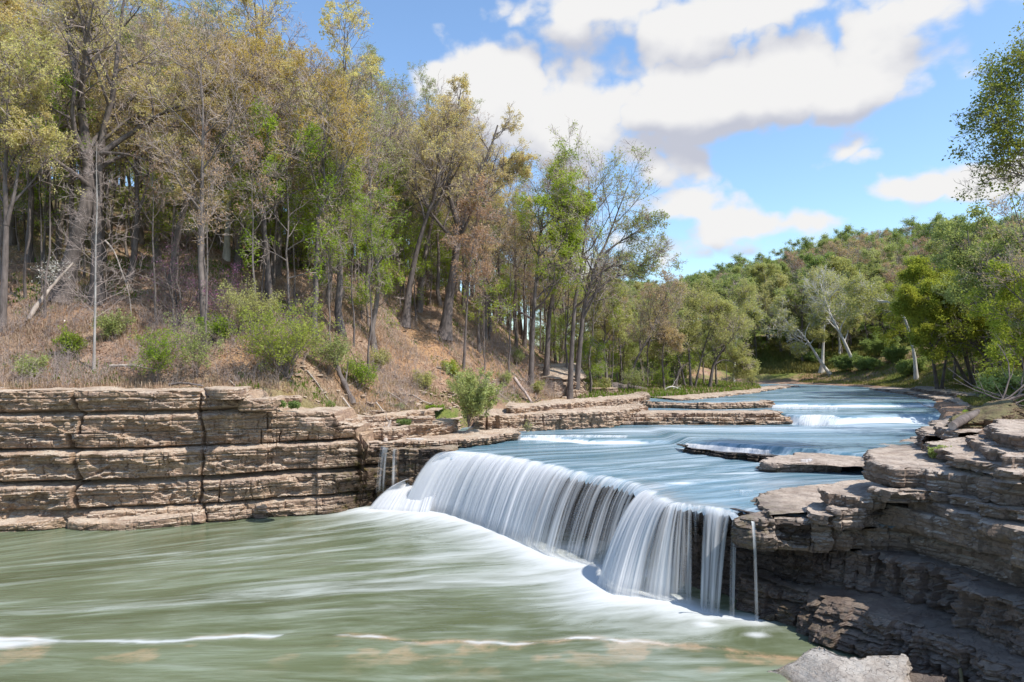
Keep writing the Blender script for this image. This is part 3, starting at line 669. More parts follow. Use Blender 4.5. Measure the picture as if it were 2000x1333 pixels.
# the big tilted boulder in front
bl = lump('boulder', [P(1490, 1296, 0.3), P(1505, 1270, 0.7), P(1540, 1258, 0.9), P(1600, 1256, 0.9), P(1650, 1258, 1.2), P(1720, 1256, 1.3), P(1772, 1262, 1.3), P(1782, 1310, 1.0), P(1760, 1370, 0.8), P(1700, 1420, 0.2), P(1630, 1390, 0.2), P(1545, 1345, 0.2)],
          -0.6, lambda x, y: 0.55 + 0.14 * (y - 23.5) + 0.11 * (x - 10) - 0.55 * sm(11.2, 9.4, x) + 0 * y, 'rock_pale', 101, 0.55, wet=lambda G: 0.8 * sm(0.25, 0.0, G[..., 2]))
tag(bl, 'large flat topped grey boulder in the pool below the shaded cliff', 'boulder')
for i, (px, py, r, h, lab) in enumerate([(1835, 1300, 0.7, 0.6, 'dark angular rock behind the big boulder against the cliff'), (1890, 1322, 0.9, 0.5, 'low dark rock beside the driftwood under the cliff'), (1800, 1345, 0.8, 0.45, 'brown rock touching the side of the big boulder'), (1960, 1350, 0.9, 0.9, 'dark block at the foot of the cliff by the frame corner')]):
    x, y = P(px, py, 0.2)
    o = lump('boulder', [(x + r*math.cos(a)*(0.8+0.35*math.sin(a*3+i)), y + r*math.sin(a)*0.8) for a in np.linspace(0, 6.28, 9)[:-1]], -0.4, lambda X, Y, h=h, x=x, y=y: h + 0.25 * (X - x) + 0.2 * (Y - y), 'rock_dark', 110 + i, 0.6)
    tag(o, lab, 'boulder')

# ------------------------------------------------------------------ water
def pool():
    xs = np.concatenate([np.arange(-110, -40, 1.0), np.arange(-40, 20, 0.16)]); ys = np.concatenate([np.arange(-30, 16, 1.0), np.arange(16, 58, 0.16)])
    X, Y = np.meshgrid(xs, ys, indexing='ij')
    wx = 3.0 * (fbm(X * 0.05, Y * 0.09, 0, 3, 201) - .5); wy = 2.6 * (fbm(X * 0.07, Y * 0.12, 0, 3, 202) - .5)
    cx_, cy_ = -52.0, 24.0                       # the current fans out from here, looking upstream
    R = np.hypot(X - cx_, Y - cy_); V = np.arctan2(Y - cy_, X - cx_) * 44 + wy; U = -R + wx
    V = np.where(X < cx_ + 6, Y, V)
    base = [P(a, b, 0) for a, b in ((715, 1000), (770, 1005), (845, 1008), (900, 1022), (950, 1042), (1000, 1064), (1050, 1090), (1100, 1106), (1150, 1114), (1165, 1150), (1190, 1172), (1255, 1176), (1290, 1186), (1350, 1192), (1395, 1202), (1478, 1214))]
    d = np.abs(sdist(X, Y, base))
    st = fbm(U * 0.055, V * 0.55, 0, 4, 210)
    left = np.clip(P(715, 1000, 0)[0] - X, 0, None)
    right_thin = sm(7.2, 9.5, X)
    reach = 3.1 * (1 - 0.72 * right_thin)
    foam = 1.12 * np.exp(-(d / reach) ** 0.95)
    # streaks drifting away downstream
    dist = np.clip(4 - X, 0, 60)
    band = sm(4.5, 8, V) * sm(27, 22, V)
    foam = np.maximum(foam, 0.56 * np.exp(-dist / 22) * band * sm(0.46, 0.64, st) + 0.18 * np.exp(-dist / 16) * band)
    # foam and tan seam over the sunken ledge in front
    seam = np.interp(X, [-30, -20, -12.6, -8, -3, 0.5, 3.0, 5, 8, 11], [27.3, 27.3, 27.4, 27.9, 27.2, 26.9, 27.7, 27.3, 26.6, 25.2]) + 0.9 * (fbm(X * .55, 3.3, 0, 4, 6) - .5)
    sd = Y - seam
    foam = np.maximum(foam, (0.65 * np.exp(-(sd / 0.16) ** 2) + 0.35 * np.exp(-np.abs(sd) / 0.7)) * sm(0.28, 0.52, fbm(X * .35, Y * .8, 0, 3, 12)) * sm(9, 3, X))
    foam = np.maximum(foam, 0.9 * np.exp(-((Y - 26.9 - 0.06 * (X + 20) - 0.5 * (fbm(X * .4, 2, 0, 3, 5) - .5)) / 0.5) ** 2) * sm(-15.5, -20.5, X))
    tan = np.clip(0.9 * np.exp(-(sd / 0.22) ** 2) * sm(0.3, 0.5, fbm(X * .5, Y, 0, 3, 14)) + 0.5 * sm(0.3, -0.6, sd) * sm(-4, -0.5, sd) * sm(0.56, 0.68, fbm(X * .7, Y * .9, 0, 3, 15)), 0, 1)
    # thin falls splash spots
    for px, py, r in ((1376, 1212, 0.55), (1375, 1222, 0.5), (1478, 1240, 0.35), (1330, 1196, 0.5)):
        c = P(px, py, 0); foam = np.maximum(foam, 0.95 * np.exp(-(((X - c[0]) / (r * 1.8)) ** 2 + ((Y - c[1]) / r) ** 2)))
    Z = 0.05 * (fbm(U * 0.12, V * 0.6, 0, 3, 220) - .5) + 0.25 * np.exp(-(d / 1.6) ** 2) * (1 - right_thin) + 0.03 * (sd < 0)
    me = mesh('pool_water', np.stack([X, Y, Z], -1), [gridfaces(len(xs), len(ys))], M['pool'], True, attrs={'foam': foam, 'tan': tan}, uv=np.stack([U, V], -1))
    tag(link('pool_water', me), 'green plunge pool streaked with white foam below the falls', 'water', kind='structure')
pool()

LIPW = [(-14, 56)] + LIP + [P(1530, 1012, 4.5), P(1700, 1020, 4.5)]
def river():
    xs = np.concatenate([np.arange(-10, 42, 0.2), np.arange(42, 110, 0.7)]); ys = np.concatenate([np.arange(28, 100, 0.2), np.arange(100, 235, 0.8)])
    X, Y = np.meshgrid(xs, ys, indexing='ij')
    dl = sdist(X, Y, LIPW)                    # lip runs left to right: upstream is on its left side
    y1 = 73.2 + 0.8 * np.sin(X * 0.31) + 0.05 * (X - 30) + 1.2 * (fbm(X * .2, 1, 0, 3, 300) - .5)
    y2 = 88.5 + 0.9 * np.sin(X * 0.22 + 1) + 0.04 * (X - 30)
    y0 = 59.5 - 0.35 * (X - 5) + 0.6 * np.sin(X * .7)
    y0 = np.where(X < 11.5, np.maximum(y0, 57), y0 - 100)
    w_ = sm(17, 9, X); stp = 0.30 * (w_ * sm(-0.3, 0.35, Y - (59.5 - 0.35 * (X - 5) + 0.6 * np.sin(X * .7))) + (1 - w_))
    ym = 51.8 - (X - 15.5) * 0.85
    Z = 4.42 + stp * sm(50, 57, Y + 0.4 * X)
    y1 = y1 + 4.5 * sm(31, 28.5, X); y2 = y2 + 3.0 * sm(33, 31, X)
    c1 = sm(-1.6, 0.9, Y - y1); c2 = sm(-0.5, 0.6, Y - y2)
    lump_ = 0.35 * np.exp(-(((X - 38.5) / 4.5) ** 2 + ((Y - 70.5) / 1.6) ** 2))
    Z = Z + 0.98 * c1 + 0.45 * c2 + lump_
    mid = (X > 12.8) & (Y < 74) ; Z = Z + np.where(mid, 0.48 * sm(73, 66, Y) * sm(-0.15, 0.2, Y - ym) * (0.45 + 0.55 * sm(16, 1.0, Y - ym)) * sm(12.9, 14.6, X), 0)
    # roll over the lip
    dd = np.clip(0.35 - dl, 0, None); Z = Z - 0.6 * dd ** 2 - 0.05 * sm(1.6, 0, dl)
    Z = Z - 0.5 * sm(9.9, 10.8, X) * sm(1.3, 0.2, dl)
    # flow coordinates: downstream runs from the far right to the falls
    fx = X - 0.28 * (Y - 40) ; 
    wx = 4 * (fbm(X * .05, Y * .04, 0, 3, 301) - .5); wy = 2.6 * (fbm(X * .09, Y * .07, 0, 3, 302) - .5)
    near = sm(66, 44, Y)
    ang = np.where(True, 0.95 * near + 0.30 * (1 - near), 0)
    U = np.cos(ang) * -X * 0.55 - np.sin(ang) * Y + wx; V = -np.sin(ang) * X * 0.9 + np.cos(ang) * Y * 1.15 + wy
    V = np.where(True, X * 0.55 * np.sin(ang) * -1 + Y * 0.9 + wy, 0)
    foam = 0.13 + 0.32 * (fbm(X * .12, Y * .22, 0, 3, 310) - .3)
    wc1 = sm(27, 31, X) * sm(48, 43, X)
    foam = np.maximum(foam, wc1 * (0.46 * np.exp(-(((Y - y1) + 1.2) / 1.5) ** 2) + 0.42 * np.exp(-np.clip(y1 - Y, 0, 40) / 3.8) * (Y < y1)))
    foam = np.maximum(foam, sm(28, 31, X) * 0.6 * np.exp(-((Y - y2 + 0.4) / 0.55) ** 2) + 0.45 * sm(28, 32, X) * np.exp(-np.clip(y2 - Y, 0, 40) / 4) * (Y < y2))
    foam = np.maximum(foam, sm(0, 1.2, X) * sm(13, 10, X) * (0.85 * np.exp(-((Y - y0 + 0.35) / 0.5) ** 2) + 0.4 * np.exp(-np.clip(y0 - Y, 0, 9) / 1.6) * (Y < y0)))
    foam = np.maximum(foam, sm(11.5, 14, X) * sm(20, 17, X) * (0.95 * np.exp(-((Y - ym + 0.75) / 0.55) ** 2)))
    foam = np.maximum(foam, 0.42 * sm(60, 64, Y) * sm(72, 68, Y) * sm(0, 12, X))
    for px, py, z, rx, ry, a in ((1400, 770, 6.2, 9, 2, .5), (1600, 765, 6.4, 8, 2.5, .5), (1700, 780, 6.0, 8, 3, .55), (1330, 942, 4.5, .9, .5, .8), (1430, 923, 4.5, 2.4, .35, .8), (1350, 935, 4.5, 1.5, .6, .5), (1200, 880, 4.5, 4, .8, .35), (1560, 785, 5.9, 9, 1.3, .5)):
        c = P(px, py, z); foam = np.maximum(foam, a * np.exp(-(((X - c[0]) / rx) ** 2 + ((Y - c[1] - 0.15 * (X - c[0])) / ry) ** 2)))
    foam = np.maximum(foam, 0.3 * sm(0.9, 0.0, dl))
    keep = ~((X < -4.7) & (Y < 53.7)) & (dl > np.where(X > 10.2, 0.75, np.where(X > 6.6, -0.3, -0.55))) & (Z > 3.4)
    Z = Z + 0.10 * (fbm(U * 0.2, V * 0.7, 0, 3, 320) - .5) + 0.05 * (fbm(U * .6, V * 2, 0, 3, 321) - .5)
    tan = 0.35 * sm(12.0, 15.0, X) * sm(42, 36, Y) + 0.30 * sm(2, 0.5, dl) * sm(6, 8, X)
    me = mesh('river_water', np.stack([X, Y, Z], -1), [gridfaces(len(xs), len(ys), keep)], M['river'], True, attrs={'foam': foam, 'tan': tan}, uv=np.stack([U, V], -1))
    tag(link('river_water', me), 'blue river sliding over shallow steps towards the falls', 'water', kind='structure')
river()

# ------------------------------------------------------------------ falling water
def curtain(name, pairs, dens, parent=None, up=0.32, zl=4.45, zb=0.0, seed=0, ridge=0.10, fan=1.0, dsu=0.05, rows=46, edge=0.25):
    """pairs: (lip px, py, base px, py); dens: values along the crest"""
    L = np.array([P(a, b, zl) for a, b, _, _ in pairs]); B = np.array([P(c, d, zb) for _, _, c, d in pairs])
    s, LB = resample(np.hstack([L, B]), dsu)
    L, B = LB[:, :2], LB[:, 2:]
    D = B - L
    t = np.concatenate([np.linspace(-up, 0, 9)[:-1], np.linspace(0, 1, rows)])
    T = t[None, :]
    tp = np.clip(T, 0, 1)
    zz = zl + 0.04 - (zl - zb + 0.1) * tp ** 1.9
    zz = np.where(T < 0, zl + 0.05, zz)
    Ln = np.linalg.norm(D, axis=1)[:, None]
    back = np.minimum(T, 0) * np.clip(3.0 / Ln, 0.6, 1.6)
    k = back + tp
    XY = L[:, None, :] + D[:, None, :] * k[:, :, None]
    nrm = np.stack([D[:, 0], D[:, 1]], 1) / (Ln + 1e-6)
    S = s[:, None] + 0 * T
    r = ridge * (2 * (fbm(S * 1.3, T * 0.25, 0, 3, seed + 400) - .5) + 0.8 * (fbm(S * 4.5, T * .35, 0, 3, seed + 401) - .5)) * sm(-0.05, 0.35, T)
    XY = XY + nrm[:, None, :] * r[:, :, None]
    zz = zz + 0 * S + 0.25 * r * sm(0.3, 0.0, tp)
    jag = 0.34 * (fbm(S * 0.8, 2.2, 0, 3, seed + 410) - .5) + 0.16 * (fbm(S * 4, 2.2, 0, 2, seed + 411) - .5)
    fade = sm(-0.10, 0.17, T + jag) * (1 - 0.65 * sm(0.86, 1.0, T))
    e = np.minimum(s, s[-1] - s)[:, None]
    fade = fade * sm(0, edge, e + 0.25 * edge * (fbm(T * 3, 1.0, 0, 2, 3) - .5))
    dn = np.interp(s / s[-1], np.linspace(0, 1, len(dens)), dens)[:, None] + 0 * T
    dn = dn + 0.25 * sm(0.35, 0.0, T)
    G = np.concatenate([XY, zz[:, :, None]], 2)
    v = np.concatenate([[0], np.cumsum(np.abs(np.diff(t)))]) * 6
    me = mesh(name, G, [gridfaces(G.shape[0], G.shape[1])], M['fall'], True, attrs={'dens': dn, 'fade': fade}, uv=np.stack([S + seed * 13, v[None, :] + 0 * S], -1))
    return link(name, me, parent)

MAIN = [(866, 884, 782, 1000), (890, 883, 806, 1003), (930, 885, 855, 1008), (970, 890, 900, 1022), (1020, 898, 950, 1042), (1070, 908, 1000, 1064), (1120, 920, 1052, 1089), (1170, 930, 1102, 1106), (1220, 940, 1152, 1114), (1256, 950, 1196, 1118)]
wf = empty('waterfall', (0, 44, 0)); tag(wf, 'broad silky white waterfall pouring over the curved rock crest', 'waterfall')
bpy.context.view_layer.update(); wfi = wf.matrix_world.inverted()
def part(o, root, inv): o.parent = root; o.matrix_parent_inverse = inv; return o
part(curtain('curtain', MAIN, [1.3, 1.3, 1.3, 1.25, 1.2, 1.05, 0.80, 0.50, 0.30, 0.20, 0.22], seed=1), wf, wfi)
part(curtain('curtain', [(a + 8, b + 1, c + 10, d - 3) for a, b, c, d in MAIN[:-1]], [0.8, 0.8, 0.8, 0.8, 0.7, 0.6, 0.3, 0.1, 0.05, 0.1], seed=5, up=0.1), wf, wfi)
part(curtain('curtain', [(796, 940, 712, 1000), (806, 934, 730, 1003), (822, 930, 760, 1005), (845, 930, 800, 1008), (870, 940, 840, 1010)], [0.75, 1.0, 1.1, 1.0, 0.6], zl=2.25, seed=4, up=0.25, edge=0.5), wf, wfi)
part(curtain('curtain', [(1262, 958, 1160, 1152), (1278, 964, 1188, 1172), (1296, 976, 1222, 1177), (1312, 984, 1256, 1178)], [1.15, 1.2, 1.0, 0.5], seed=2, up=0.25, edge=0.3), wf, wfi)
part(curtain('curtain', [(1310, 983, 1252, 1180), (1322, 985, 1292, 1186), (1336, 986, 1322, 1189), (1352, 988, 1352, 1192)], [0.45, 0.55, 0.3, 0.1], seed=3, up=0.12, edge=0.12), wf, wfi)
# thinner falls to the right, each on its own
def thin(label, pairs, dens, seed, **k):
    o = curtain('water_strand', pairs, dens, seed=seed, **k)
    return tag(o, label, 'waterfall', 'separate thin strands of falling water')
thin('bright narrow strand of falling water right of the main curtain', [(1376, 991, 1366, 1197), (1396, 994, 1380, 1200), (1416, 996, 1394, 1202), (1432, 999, 1406, 1203)], [0.35, 0.6, 0.55, 0.15], 7, up=0.15, edge=0.14)
thin('faint strand beside the bright one, before the dark wall', [(1352, 988, 1350, 1192), (1364, 990, 1358, 1195), (1376, 991, 1366, 1197)], [0.1, 0.3, 0.1], 8, up=0.1, edge=0.1)
thin('pale trickle falling close beside the dry ledge', [(1430, 999, 1422, 1206), (1437, 1000, 1430, 1207), (1444, 1002, 1436, 1208)], [0.05, 0.25, 0.05], 9, up=0.1, edge=0.1)
thin('lone thin trickle falling from the dry ledge', [(1466, 1020, 1474, 1216), (1470, 1021, 1478, 1217), (1474, 1021, 1482, 1218)], [0.2, 0.5, 0.2], 10, up=0.02, edge=0.06)
thin('small paired trickle down the mossy corner by the tan cliff', [(744, 873, 732, 962), (752, 875, 742, 958), (760, 876, 752, 960)], [0.05, 0.42, 0.0], 11, up=0.08, zl=4.8, zb=1.4, edge=0.14)
thin('second small trickle between the mossy corner and main falls', [(768, 877, 764, 950), (774, 878, 769, 948), (782, 878, 776, 946)], [0.0, 0.30, -0.1], 12, up=0.08, zl=4.75, zb=1.85, edge=0.1)
# small cascades on the river steps
def cascade(label, pairs, dens, zl, zb, seed, **k):
    o = curtain('cascade', pairs, dens, zl=zl, zb=zb, seed=seed, rows=20, edge=0.3, ridge=0.04, **k)
    return tag(o, label, 'cascade', 'small cascades on the river steps')
cascade('dark beaded cascade over the midstream wet step', [(1338, 867, 1332, 885), (1390, 871, 1386, 891), (1450, 876, 1448, 898), (1508, 881, 1506, 902)], [0.35, 0.95, 0.9, 0.45, 0.4], 5.06, 4.45, 21, up=0.4)
cascade('white cascade at the end of the long river ledge', [(1562, 813, 1558, 834), (1590, 811, 1582, 836), (1620, 812, 1606, 838), (1650, 818, 1636, 842)], [0.5, 0.7, 0.5, 0.1], 5.72, 4.6, 22, up=0.3)
cascade('thin line of white water beside the upstream ledge', [(1508, 792, 1506, 798), (1560, 793, 1556, 799), (1640, 794, 1636, 800)], [0.6, 0.5, 0.5], 6.15, 5.7, 23, up=0.3)
cascade('row of tiny spills over the step near the crest blocks', [(1003, 850, 1001, 860), (1060, 851, 1056, 861), (1130, 851, 1124, 861), (1230, 852, 1220, 862)], [0.3, 0.6, 0.4, 0.7], 4.85, 4.45, 24, up=0.2)
cascade('little spill through the broken blocks beside the crest', [(792, 857, 790, 867), (812, 857, 811, 867), (830, 857, 830, 867)], [0.4, 0.7, 0.3], 5.2, 4.7, 25, up=0.2)
cascade('short spill off the rock terrace on the right', [(1562, 898, 1560, 918), (1574, 898, 1572, 920), (1590, 898, 1590, 918)], [0.3, 0.4, 0.2], 5.05, 4.5, 26, up=0.2)
cascade('low dark spill in front of the flat terrace', [(1426, 958, 1424, 966), (1450, 959, 1448, 967), (1476, 960, 1475, 968)], [0.2, 0.3, 0.3], 4.7, 4.45, 27, up=0.3)

# ------------------------------------------------------------------ plants: branching
def tubes(P_, R_, sides):
    N, k, _ = P_.shape
    T = np.gradient(P_, axis=1); T /= np.linalg.norm(T, axis=2)[..., None] + 1e-9
    ref = np.zeros((N, 1, 3)); vert = np.abs(T[:, :1, 2]) > 0.8
    ref[..., 0] = vert; ref[..., 2] = ~vert
    a = np.cross(T, ref); a /= np.linalg.norm(a, axis=2)[..., None] + 1e-9
    b = np.cross(T, a)
    an = np.arange(sides) / sides * 2 * math.pi
    V = P_[:, :, None, :] + R_[:, :, None, None] * (np.cos(an)[None, None, :, None] * a[:, :, None, :] + np.sin(an)[None, None, :, None] * b[:, :, None, :])
    base = (np.arange(N) * k * sides)[:, None, None]
    i = np.arange(k - 1)[None, :, None] * sides; j = np.arange(sides)[None, None, :]; j2 = (j + 1) % sides
    F_ = np.stack([base + i + j, base + i + j2, base + i + sides + j2, base + i + sides + j], -1).reshape(-1, 4)
    return V.reshape(-1, 3), F_

def spawn(rng, P_, R_, n, f0, f1, ang, lenr, k, up, jit, rr=0.6, shape=0.5, lmin=0.0, taper=0.3):
    N, kp, _ = P_.shape
    t = (np.arange(n)[None] + rng.random((N, n))) / n * (f1 - f0) + f0
    x = t * (kp - 1); i = np.clip(np.floor(x).astype(int), 0, kp - 2); fr = (x - i)[..., None]
    ar = np.arange(N)[:, None]
    a, b = P_[ar, i], P_[ar, i + 1]
    pos = a + (b - a) * fr; tan = b - a; tan /= np.linalg.norm(tan, axis=2)[..., None] + 1e-9
    rad = R_[ar, i] * (1 - fr[..., 0]) + R_[ar, i + 1] * fr[..., 0]
    L = np.linalg.norm(np.diff(P_, axis=1), axis=2).sum(1)[:, None]
    ln = np.maximum(L * lenr * (1 - shape * (t - f0) / max(1e-6, f1 - f0)) * (0.65 + 0.7 * rng.random((N, n))), lmin)
    ref = np.where(np.abs(tan[..., 2:3]) > 0.9, np.array([1., 0, 0]), np.array([0, 0, 1.]))
    b1 = np.cross(tan, ref); b1 /= np.linalg.norm(b1, axis=2)[..., None] + 1e-9
    b2 = np.cross(tan, b1)
    az = np.arange(n)[None] * 2.4 + rng.random((N, 1)) * 6.28 + rng.normal(0, 0.5, (N, n))
    A = ang * (0.75 + 0.5 * rng.random((N, n)))
    d = np.cos(A)[..., None] * tan + np.sin(A)[..., None] * (np.cos(az)[..., None] * b1 + np.sin(az)[..., None] * b2)
    pos, d, ln, rad = pos.reshape(-1, 3), d.reshape(-1, 3), ln.ravel(), rad.ravel()
    pts = [pos]; step = (ln / (k - 1))[:, None]
    for _ in range(k - 1):
        d = d + rng.normal(0, jit, d.shape); d[:, 2] += up
        d /= np.linalg.norm(d, axis=1)[:, None] + 1e-9
        pts.append(pts[-1] + d * step)
    r0 = rad * rr
    return np.stack(pts, 1), r0[:, None] * np.linspace(1, taper, k)[None]

def leaves(rng, P_, per, size, spread, tmin=0.3, flat=0.3, clump=0):
    if clump:                                  # leaves gather on some sprays and leave others bare
        g_ = 12; keep_ = np.repeat(rng.random(len(P_) // g_ + 1) < clump, g_)[:len(P_)]
        P_ = P_[keep_]; per = int(round(per / clump))
    N, k, _ = P_.shape
    t = tmin + (1 - tmin) * rng.random((N, per)); x = t * (k - 1); i = np.clip(x.astype(int), 0, k - 2); fr = (x - i)[..., None]
    ar = np.arange(N)[:, None]
    p = (P_[ar, i] * (1 - fr) + P_[ar, i + 1] * fr).reshape(-1, 3) + rng.normal(0, spread, (N * per, 3))
    nrm = rng.normal(0, 1, (len(p), 3)); nrm[:, 2] += flat * 2 * np.sign(rng.random(len(p)) + 0.2); nrm /= np.linalg.norm(nrm, axis=1)[:, None]
    a = np.cross(nrm, rng.normal(0, 1, (len(p), 3))); a /= np.linalg.norm(a, axis=1)[:, None] + 1e-9
    b = np.cross(nrm, a)
    s = size * (0.6 + 0.8 * rng.random(len(p)))[:, None]
    V = np.stack([p - a * s * 0.6, p + b * s * 0.32 + nrm * s * .12, p + a * s * 0.6, p - b * s * 0.32 + nrm * s * .12], 1).reshape(-1, 3)
    return V, np.arange(len(V)).reshape(-1, 4)

def combine(parts):
    """parts: [(V,F,mat index)] -> V, F, idx"""
    off, Vs, Fs, Is = 0, [], [], []
    for V, F_, mi in parts:
        Vs.append(V); Fs.append(F_ + off); Is.append(np.full(len(F_), mi)); off += len(V)
    return np.concatenate(Vs), np.concatenate(Fs), np.concatenate(Is)

def trunk_path(rng, H, lean=(0, 0), wob=0.03, k=12, pts=None):
    if pts is not None:
        s, c = resample(np.asarray(pts, float), 0.5)
        x = np.linspace(0, s[-1], k)
        return np.stack([np.interp(x, s, c[:, j]) for j in range(3)], 1)[None]
    z = np.linspace(0, 1, k)
    w = np.cumsum(rng.normal(0, wob, (k, 2)), axis=0); w -= w[0]
    return np.stack([H * (w[:, 0] + lean[0] * z), H * (w[:, 1] + lean[1] * z), H * z], 1)[None]

def tree_meshes(seed, H=26, r=0.35, bark='bark_dark', twig='twig_brown', leaf='leaf_tan', f0=0.38, n1=13, a1=0.75, l1=0.42, up1=0.07, n2=7, n3=6, n4=4, lp=4, ls=0.22, sp=0.22,
                lean=(0, 0), wob=0.006, stems=None, flare=1.5, shape=0.55, jit=0.16, tr=0.015, a2=0.8, f2=0.25, l2=0.5, up2=0.05, tmin=0.3, flat=0.3, k1=7, rr1=0.62, limbtwig=False, lm=None):
    rng = np.random.default_rng(seed)
    lv0 = []
    lm = lm or ((1.8, 0.7) if stems and len(stems) > 1 else (0, 0))
    if stems is None: stems = [(None, r, 1.0)]
    P0, R0 = [], []
    for pts, rr, tp in stems:
        p = trunk_path(rng, H, lean, wob, 12, pts)
        z = np.linspace(0, 1, 12)
        R0.append((rr * (1 - z * 0.86) * (1 + (flare - 1) * np.exp(-z * 16)))[None]); P0.append(p)
    P0 = np.concatenate(P0); R0 = np.concatenate(R0)
    P1, R1 = spawn(rng, P0, R0, n1, f0, 0.99, a1, l1, k1, up1, jit * 0.8, rr1, shape, lm[0], taper=0.22)
    P2, R2 = spawn(rng, P1, R1, n2, f2, 0.99, a2, l2, 5, up2, jit, 0.62, 0.4, lm[1], taper=0.25)
    lt = 1 if limbtwig else 0
    tv = [(*tubes(P0, R0, 10), 0), (*tubes(P1, R1, 6), lt), (*tubes(P2, np.maximum(R2, tr * 1.3), 4), lt)]
    V, F_, I = combine(tv)
    tm = mesh('trunk', V, [F_], [M[bark], M[twig]], True, midx=I)
    cr = []
    P3, R3 = spawn(rng, P2, R2, n3, 0.2, 1.0, 0.75, 0.5, 4, up2, jit * 1.1, 0.6, 0.3, 0.35)
    cr.append((*tubes(P3, np.maximum(R3, tr), 3), 0))
    tips = P3
    if n4:
        P4, R4 = spawn(rng, P3, R3, n4, 0.25, 1.0, 0.7, 0.6, 3, 0.03, jit * 1.2, 0.7, 0.2, 0.25)
        cr.append((*tubes(P4, np.maximum(R4, tr * 0.7), 3), 0)); tips = P4
    if lp > 0: cr.append((*leaves(rng, tips, lp, ls, sp, tmin, flat, 0.5), 1))
    V, F_, I = combine(cr)
    cm = mesh('crown', V, [F_], [M[twig], M[leaf]], False, midx=I)
    return tm, cm

def place(name, tm, cm, loc, rz=0.0, s=1.0, label='', cat='tree', group=None, sz=None):
    root = empty(name, loc)
    root.rotation_euler = (0, 0, rz); root.scale = (s, s, sz or s)
    tag(root, label, cat, group)
    link('trunk', tm, root); link('crown', cm, root)
    return root

def copy_tree(src, loc, rz, s, label, group=None, sz=None):
    r = src.copy(); COL.objects.link(r); r.location = loc; r.rotation_euler = (0, 0, rz); r.scale = (s, s, sz or s)
    r['label'] = label
    if group: r['group'] = group
    for ch in KIDS[src.name]:
        c = ch.copy(); COL.objects.link(c); c.parent = r
    return r
KIDS = {}

# ------------------------------------------------------------------ trees one can pick out, built along their own trunks
def hero(name, label, d, stems, cat='tree', group=None, **kw):
    bx, by = (stems[0][0][0][0] - 1000) / F * d, d
    bz = gz(bx, by) - 0.25
    base = np.array([bx, by, bz])
    ddy = kw.pop('ddy', 0.0)
    st = []
    for si, (pp, r, *rest) in enumerate(stems):
        dep = rest[0] if rest else d
        pts = []
        for k, (px, py) in enumerate(pp):
            dd = dep + ddy * math.sin(k * 1.7 + si * 2.1)
            pts.append(Q(px, py, dd) - base)
        if si == 0 or (rest and len(rest) > 1 and rest[1]):
            b0 = Q(pp[0][0], pp[0][1], dep); pts[0] = np.array([b0[0] - base[0], b0[1] - base[1], gz(b0[0], b0[1]) - 0.25 - base[2]])
        st.append((pts, r, 1.0))
    tm, cm = tree_meshes(kw.pop('seed'), stems=st, **kw)
    return place(name, tm, cm, base, 0, 1, label, cat, group)

hero('budding_tree', 'giant double trunked tree with pale crooked limbs and tan buds, standing above the tan cliff', 62,
     [([(118, 612), (138, 510), (158, 440), (171, 390), (174, 330), (164, 255), (158, 200), (150, 150), (132, 60), (118, -70)], 0.72),
      ([(190, 560), (189, 450), (191, 370), (197, 285), (209, 225), (224, 170), (230, 90), (248, -40)], 0.52, 62.6, True),
      ([(196, 305), (225, 280), (255, 262), (290, 238), (330, 215), (385, 196), (430, 165)], 0.26, 62.3),
      ([(160, 215), (140, 172), (112, 150), (85, 148), (50, 118), (10, 95)], 0.24, 61.7),
      ([(198, 300), (235, 300), (270, 308), (320, 325), (360, 350), (400, 378)], 0.13, 61.2),
      ([(152, 160), (175, 110), (170, 50), (190, -40)], 0.3, 62)],
     seed=11, n1=11, n2=7, n3=6, n4=4, l1=0.33, f0=0.3, lp=4, ls=0.15, sp=.13, tmin=.6, leaf='leaf_tan', jit=0.2, ddy=0.5)
hero('sapling', 'slender pale barked leafless sapling in front of the double trunked giant', 53,
     [([(183, 702), (186, 600), (187, 480), (190, 400), (188, 330), (189, 285)], 0.10)], cat='sapling', bark='bark_sap', twig='twig_brown', seed=12, n1=40, a1=1.2, l1=0.2, n2=6, n3=5, n4=0, lp=0, f0=0.2, up1=0.03, tr=0.007, l2=0.45, jit=.08, shape=.7, rr1=.3, limbtwig=True)
hero('budding_tree', 'dark trunk leaning to the right with golden leaves at its top', 66,
     [([(335, 565), (345, 470), (362, 400), (385, 340), (420, 295), (445, 240), (465, 190), (478, 130)], 0.36),
      ([(422, 293), (445, 284), (475, 285), (500, 292)], 0.16)], seed=13, leaf='leaf_gold', n1=10, l1=0.30, f0=0.5, lp=5, ls=0.16, sp=.15, n2=6)
hero('budding_tree', 'pale straight trunk rising beside the dark forked one on the slope', 76,
     [([(442, 520), (447, 400), (454, 300), (457, 200), (462, 90)], 0.32)], seed=14, bark='bark_pale', leaf='leaf_tan', f0=0.6, l1=0.2, lp=4, ls=0.15, sp=.13, tmin=.6)
hero('budding_tree', 'dark trunk bending right, just right of the pale straight trunk', 74,
     [([(463, 520), (474, 390), (482, 315), (505, 270), (535, 225), (560, 150)], 0.36), ([(480, 330), (470, 260), (480, 180), (500, 110)], 0.26)], seed=15, leaf='leaf_gold', f0=0.45, l1=0.30, lp=4, ls=0.15, sp=.13, tmin=.6)
hero('budding_tree', 'dark upright trunk left of the leaning golden tree, on the lower slope', 67,
     [([(252, 610), (262, 500), (268, 420), (266, 330), (262, 250), (270, 150)], 0.3), ([(268, 420), (285, 370), (295, 310), (300, 230)], 0.15)], seed=16, leaf='leaf_tan', f0=0.45, l1=0.3, lp=4, ls=0.15, sp=.13, tmin=.6)
